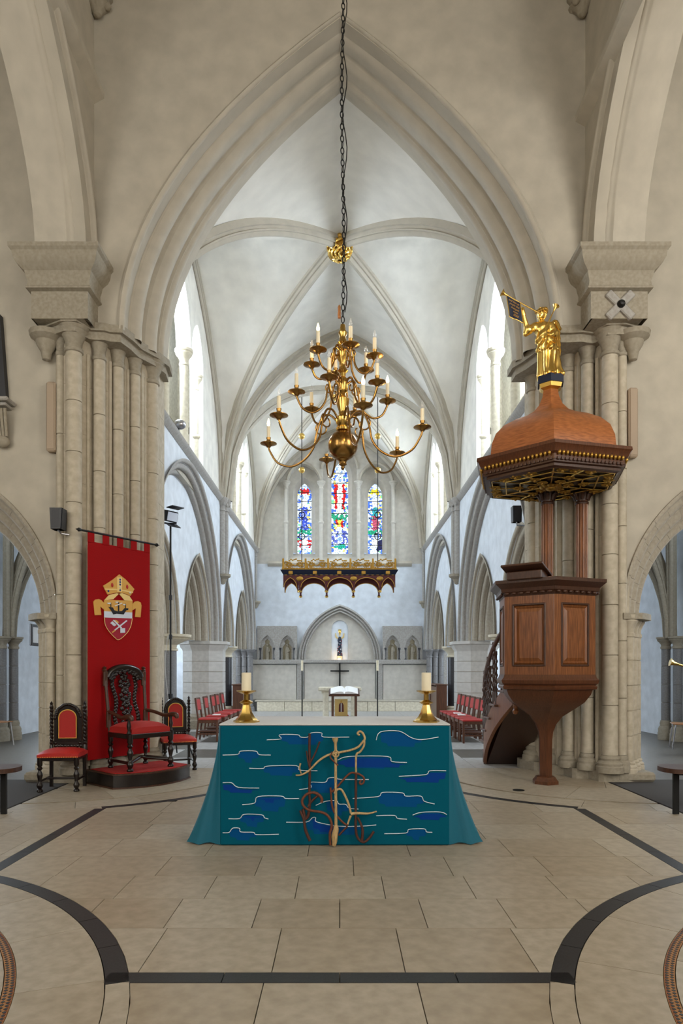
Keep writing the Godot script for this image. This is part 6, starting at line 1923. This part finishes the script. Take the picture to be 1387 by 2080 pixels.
	for k in 11:
		var leftrow := k < 5
		var d: float = [13.95, 14.75, 15.55, 16.1, 16.8][k] if leftrow else 13.6 + 0.54 * (k - 5)
		var xf := at(-2.66 if leftrow else 2.62, 0, -d, PI / 2 if leftrow else -PI / 2)
		var ord: Array = ["first", "second", "third", "fourth", "fifth", "sixth"]
		var lab: String = "wooden chair with red leather seat, %s from the crossing in the %s row" % [ord[k if leftrow else k - 5], "throne-side" if leftrow else "pulpit-side"]
		if k == 0:
			ch = thing("choir_chair", lab, "chair", xf, "red leather chairs along the choir")
			for s: float in [-1.0, 1.0]:
				part("leg", MB.new().box(Vector3(s * 0.19, 0.215, 0.19), Vector3(0.038, 0.43, 0.038), 0.004), M.wood_chair, ch)
				part("back_leg", MB.new().tube([Vector3(s * 0.19, 0.0, -0.24), Vector3(s * 0.19, 0.42, -0.19), Vector3(s * 0.19, 0.86, -0.25)], 0.021, 6), M.wood_chair, ch)
				part("side_rail", MB.new().box(Vector3(s * 0.19, 0.4, 0), Vector3(0.03, 0.06, 0.38), 0.004), M.wood_chair, ch)
				part("side_stretcher", MB.new().box(Vector3(s * 0.19, 0.15, 0), Vector3(0.022, 0.03, 0.4), 0.003), M.wood_chair, ch)
			part("front_rail", MB.new().box(Vector3(0, 0.4, 0.19), Vector3(0.36, 0.06, 0.03), 0.004), M.wood_chair, ch)
			part("book_shelf", MB.new().box(Vector3(0, 0.2, -0.02), Vector3(0.36, 0.02, 0.36), 0.003), M.wood_chair, ch)
			part("seat", MB.new().box(Vector3(0, 0.445, 0.0), Vector3(0.42, 0.04, 0.42), 0.015), M.chair_red, ch)
			part("back_pad", MB.new().box(Vector3(0, 0.0, 0), Vector3(0.35, 0.22, 0.03), 0.012, Transform3D(Basis(Vector3.RIGHT, -0.14), Vector3(0, 0.73, -0.232))), M.chair_red, ch)
			part("top_rail", MB.new().box(Vector3(0, 0.86, -0.25), Vector3(0.42, 0.035, 0.03), 0.006), M.wood_chair, ch)
		else:
			copy(ch, xf, lab)
		if k in [1, 7, 8]:
			solo("service_book", MB.new().box(Vector3(xf.origin.x, 0.478, xf.origin.z), Vector3(0.15, 0.02, 0.21), 0.003), M.paper, "white service sheet lying on the %s chair of the %s row" % [ord[k if leftrow else k - 5], "throne-side" if leftrow else "pulpit-side"], "booklet", "service sheets on chairs")
	for s: float in [-1.0, 1.0]:
		var dk := thing("choir_desk", "dark red-brown wooden desk end beside the black marble column, %s" % ("pulpit side" if s > 0 else "throne side"), "desk", at(s * 2.92, 0, -19.6))
		part("end_panel", MB.new().box(Vector3(0, 0.5, 0), Vector3(0.3, 1.0, 0.06), 0.01), M.wood_pulpit_dark, dk)
		part("end_panel", MB.new().box(Vector3(0, 0.5, -1.5), Vector3(0.3, 1.0, 0.06), 0.01), M.wood_pulpit_dark, dk)
		part("front", MB.new().box(Vector3(-s * 0.1, 0.5, -0.75), Vector3(0.04, 0.9, 1.44), 0.005), M.wood_pulpit_dark, dk)
		part("top", MB.new().box(Vector3(0, 1.01, -0.75), Vector3(0.36, 0.03, 1.6), 0.008), M.wood_pulpit_dark, dk)

func small_things() -> void:
	# floodlight on a tripod stand
	var ls := thing("light_stand", "black floodlight on a tall tripod stand beside the choir arcade", "floodlight", at(-2.8, 0, -11.3))
	part("pole", MB.new().tube([Vector3(0, 0.25, 0), Vector3(0, 3.85, 0)], 0.016, 8), M.iron, ls)
	part("clamp", MB.new().lathe(prof([0.016, 0.0, 0.03, 0.0, 0.03, 0.08, 0.016, 0.08]), 10), M.black_plastic, ls, at(0, 2.6, 0))
	part("clamp", MB.new().lathe(prof([0.016, 0.0, 0.03, 0.0, 0.03, 0.08, 0.016, 0.08]), 10), M.black_plastic, ls, at(0, 1.95, 0))
	part("collar", MB.new().lathe(prof([0.016, 0.95, 0.04, 0.95, 0.04, 1.05, 0.016, 1.05]), 10), M.black_plastic, ls)
	for k in 3:
		var a := 0.5 + TAU / 3 * k
		part("tripod_leg", MB.new().tube([Vector3(0, 1.0, 0), Vector3(cos(a) * 0.5, 0.012, sin(a) * 0.5)], 0.012, 6), M.iron, ls)
		part("brace", MB.new().tube([Vector3(0, 0.4, 0), Vector3(cos(a) * 0.28, 0.45, sin(a) * 0.28)], 0.007, 6), M.iron, ls)
	var fh := Transform3D(Basis(Vector3.UP, 0.9) * Basis(Vector3.RIGHT, 0.25), Vector3(0.02, 3.98, 0))
	part("lamp_yoke", MB.new().box(Vector3(0, 3.87, 0), Vector3(0.2, 0.015, 0.03)), M.iron, ls)
	part("housing", MB.new().box(Vector3(0, 0, -0.04), Vector3(0.24, 0.18, 0.12), 0.015, fh), M.black_plastic, ls)
	part("barn_door", MB.new().box(Vector3(0, 0.13, 0.1), Vector3(0.24, 0.012, 0.16), 0.0, fh * Transform3D(Basis(Vector3.RIGHT, -0.3), Vector3.ZERO)), M.black_plastic, ls)
	part("barn_door", MB.new().box(Vector3(0, -0.11, 0.1), Vector3(0.24, 0.012, 0.14), 0.0, fh * Transform3D(Basis(Vector3.RIGHT, 0.3), Vector3.ZERO)), M.black_plastic, ls)
	part("lens", MB.new().box(Vector3(0, 0, 0.022), Vector3(0.2, 0.14, 0.006), 0.0, fh), M.steel, ls)
	var cb := []
	for k in 20: cb.append(Vector3(-0.04 - 0.04 * sin(k * 0.33), 2.0 - 0.1 * k, 0.03))
	part("cable", MB.new().tube(cb, 0.006, 5), M.linen_white, ls)
	# loudspeakers
	for q in [[118.0, 1055.0, 8.55, "on the pier beside the throne"], [1049.0, 1045.0, 11.4, "on the choir wall above the pulpit stair"]]:
		var p := P(q[0], q[1], q[2])
		var sp := thing("loudspeaker", "small dark wall loudspeaker %s" % q[3], "loudspeaker", at(p.x, p.y, p.z))
		part("cabinet", (func() -> MB:
			var mb := MB.new()
			var rows := []
			for e in [[0.07, -0.13, 0.06], [0.06, -0.13, 0.08], [0.075, 0.13, 0.08], [0.08, 0.13, 0.06]]:
				rows.append(PackedVector3Array([Vector3(-e[0], e[1], -0.08), Vector3(e[0], e[1], -0.08), Vector3(e[0], e[1], e[2]), Vector3(-e[0], e[1], e[2])]))
			mb.grid(rows, true, true, 0.9)
			return mb).call(), M.black_plastic, sp)
		part("grille", MB.new().box(Vector3(0, 0, 0.075), Vector3(0.1, 0.22, 0.012), 0.004), M.slate, sp)
		part("bracket", MB.new().tube([Vector3(0, -0.13, 0), Vector3(0.02, -0.17, -0.05), Vector3(0.1 if q[0] < 700 else 0.28, -0.17, -0.1)], 0.012, 6), M.steel, sp)
	# column loudspeakers on the crossing wall
	for q in [[105.5, 848.0, "on the throne side"], [1284.0, 860.0, "on the pulpit side"]]:
		var p := P(q[0], q[1], 8.83)
		var cl := thing("column_speaker", "tall narrow beige column loudspeaker on the wall %s" % q[2], "loudspeaker", at(p.x, p.y, p.z))
		part("cabinet", MB.new().box(Vector3.ZERO, Vector3(0.12, 0.9, 0.1), 0.02), M.speaker_beige, cl)
		part("grille", MB.new().box(Vector3(0, 0, 0.05), Vector3(0.09, 0.84, 0.01), 0.004), M.speaker_beige, cl)
		part("bracket", MB.new().box(Vector3(0, 0.3, -0.06), Vector3(0.04, 0.06, 0.06)), M.iron, cl)
	# wall monument at the edge
	var wm := thing("wall_monument", "dark memorial tablet on a moulded shelf with scrolled bracket", "monument", at(XX(-14, 8.84), 0, -8.84))
	part("tablet", MB.new().prism(pv([-0.35, YY(812, 8.84), 0.18, YY(812, 8.84), 0.1, YY(640, 8.84), -0.35, YY(640, 8.84)]), -0.06, 0.03), M.slate, wm)
	part("shelf", MB.new().box(Vector3(-0.05, YY(820, 8.84), 0.07), Vector3(0.66, 0.05, 0.26), 0.015), M.stone_grey, wm)
	part("shelf_moulding", MB.new().box(Vector3(-0.05, YY(828, 8.84), 0.05), Vector3(0.58, 0.04, 0.2), 0.015), M.stone_grey, wm)
	for k in 4: part("flute", MB.new().tube(cat_rom([Vector3(0.06 + 0.045 * k, YY(835, 8.84), 0.09), Vector3(0.06 + 0.045 * k, YY(860, 8.84), 0.07), Vector3(0.07 + 0.04 * k, YY(888, 8.84), 0.03)], 4), 0.022, 8), M.stone_cap, wm)
	part("bracket_foot", MB.new().ball(Vector3(0.13, YY(898, 8.84), 0.02), Vector3(0.1, 0.08, 0.06), 10), M.stone_cap, wm)
	# floodlight on the clerestory sill
	var fl := thing("sill_floodlight", "small white floodlight on the clerestory ledge", "floodlight", at(-2.9, 5.9, -12.4))
	part("body", MB.new().ball(Vector3.ZERO, Vector3(0.11, 0.09, 0.1), 12), M.steel, fl)
	part("stand", MB.new().box(Vector3(-0.05, -0.08, 0), Vector3(0.06, 0.08, 0.06)), M.iron, fl)
	# benches at the edges of the crossing
	for s: float in [-1.0, 1.0]:
		var bn := thing("bench", "low dark wooden bench with black steel legs %s" % ("beyond the pulpit" if s > 0 else "beyond the throne"), "bench", at(s * 3.95, 0, -6.85), "benches at the transepts")
		var o := [Vector2(0.75, -0.2), Vector2(0.75, 0.2)]
		for k in 9:
			var a := PI / 2 + PI * k / 8.0
			o.append(Vector2(-0.6 + 0.14 * cos(a), 0.2 * sin(a)))
		var pp := PackedVector2Array()
		for q in o: pp.append(Vector2(q.x * s, q.y))
		part("seat", MB.new().prism(pp, 0.43, 0.475, Transform3D(Basis(Vector3.RIGHT, Vector3(0, 0, -1), Vector3.UP), Vector3.ZERO), 0.6), M.wood_dark, bn)
		for x in [-0.58, 0.58]: part("leg", MB.new().box(Vector3(s * x, 0.215, 0), Vector3(0.06, 0.43, 0.03), 0.004), M.iron, bn)
		part("rail", MB.new().box(Vector3(s * 0.0, 0.41, 0), Vector3(1.2, 0.04, 0.03), 0.004), M.iron, bn)
	solo("floor_socket", MB.new().lathe(prof([0.0, 0.0, 0.07, 0.0, 0.07, 0.006, 0.055, 0.008, 0.0, 0.004]), 16, at(XX(1053, 8.2), 0.0, -8.2)), M.iron, "small round black socket cover in the floor before the pulpit", "socket")
	# stacking chairs in the aisles
	var sc: Node3D
	for q in [[-6.55, -13.0, 1.2, "by the wall shafts in the throne-side aisle"], [6.35, -12.6, -1.9, "in the pulpit-side aisle"]]:
		var xf := at(q[0], 0, q[1], q[2])
		if sc == null:
			sc = thing("stacking_chair", "pale wooden chair with steel legs %s" % q[3], "chair", xf, "aisle chairs")
			part("seat", MB.new().box(Vector3(0, 0.45, 0), Vector3(0.44, 0.018, 0.42), 0.006), M.wood_light, sc)
			part("backrest", MB.new().box(Vector3(0, 0, 0), Vector3(0.42, 0.22, 0.014), 0.005, Transform3D(Basis(Vector3.RIGHT, -0.2), Vector3(0, 0.76, -0.24))), M.wood_light, sc)
			for s: float in [-1.0, 1.0]:
				part("leg", MB.new().tube([Vector3(s * 0.2, 0.44, 0.16), Vector3(s * 0.22, 0.0, 0.22)], 0.011, 6), M.steel, sc)
				part("leg", MB.new().tube([Vector3(s * 0.2, 0.44, -0.16), Vector3(s * 0.22, 0.0, -0.24)], 0.011, 6), M.steel, sc)
				part("back_tube", MB.new().tube([Vector3(s * 0.2, 0.44, -0.16), Vector3(s * 0.2, 0.86, -0.26)], 0.011, 6), M.steel, sc)
		else:
			copy(sc, xf, "pale wooden chair with steel legs %s" % q[3])
	var pf := thing("framed_notice", "small dark framed picture on the aisle wall beyond the arch", "picture", at(XX(70, 13.2), YY(1290, 13.2), -13.2, PI / 2))
	part("frame", MB.new().box(Vector3.ZERO, Vector3(0.34, 0.42, 0.04), 0.01), M.wood_black, pf)
	part("print", MB.new().box(Vector3(0, 0, 0.02), Vector3(0.22, 0.3, 0.008)), M.paper, pf)
	# trumpet of a statue that stands beyond the frame
	var hs := thing("herald_statue", "gilded herald figure holding up a horn in the pulpit-side aisle", "statue", at(XX(1420, 11.5), 0, -11.5))
	var p0 := P(1361, 1345, 11.5) - hs.position
	part("plinth", MB.new().box(Vector3(0, 0.4, 0), Vector3(0.36, 0.8, 0.36), 0.02), M.stone_grey, hs)
	part("body", MB.new().lathe(prof([0.0, 0.8, 0.15, 0.8, 0.12, 1.0, 0.1, 1.15, 0.13, 1.32, 0.06, 1.42, 0.0, 1.43]), 14), M.gold_carved, hs)
	part("head", MB.new().ball(Vector3(0, 1.52, 0), Vector3(0.065, 0.085, 0.07), 12), M.gold, hs)
	part("arm", MB.new().tube([Vector3(-0.1, 1.34, 0), Vector3(-0.2, 1.2, 0.05), Vector3(-0.22, 1.4, 0.08)], [0.04, 0.035, 0.03], 8), M.gold_carved, hs)
	part("horn", MB.new().tube([p0, p0.lerp(Vector3(-0.06, 1.44, 0.06), 0.12), p0.lerp(Vector3(-0.06, 1.44, 0.06), 0.3), Vector3(-0.06, 1.44, 0.06)], [0.07, 0.035, 0.02, 0.012], 10), M.brass, hs)
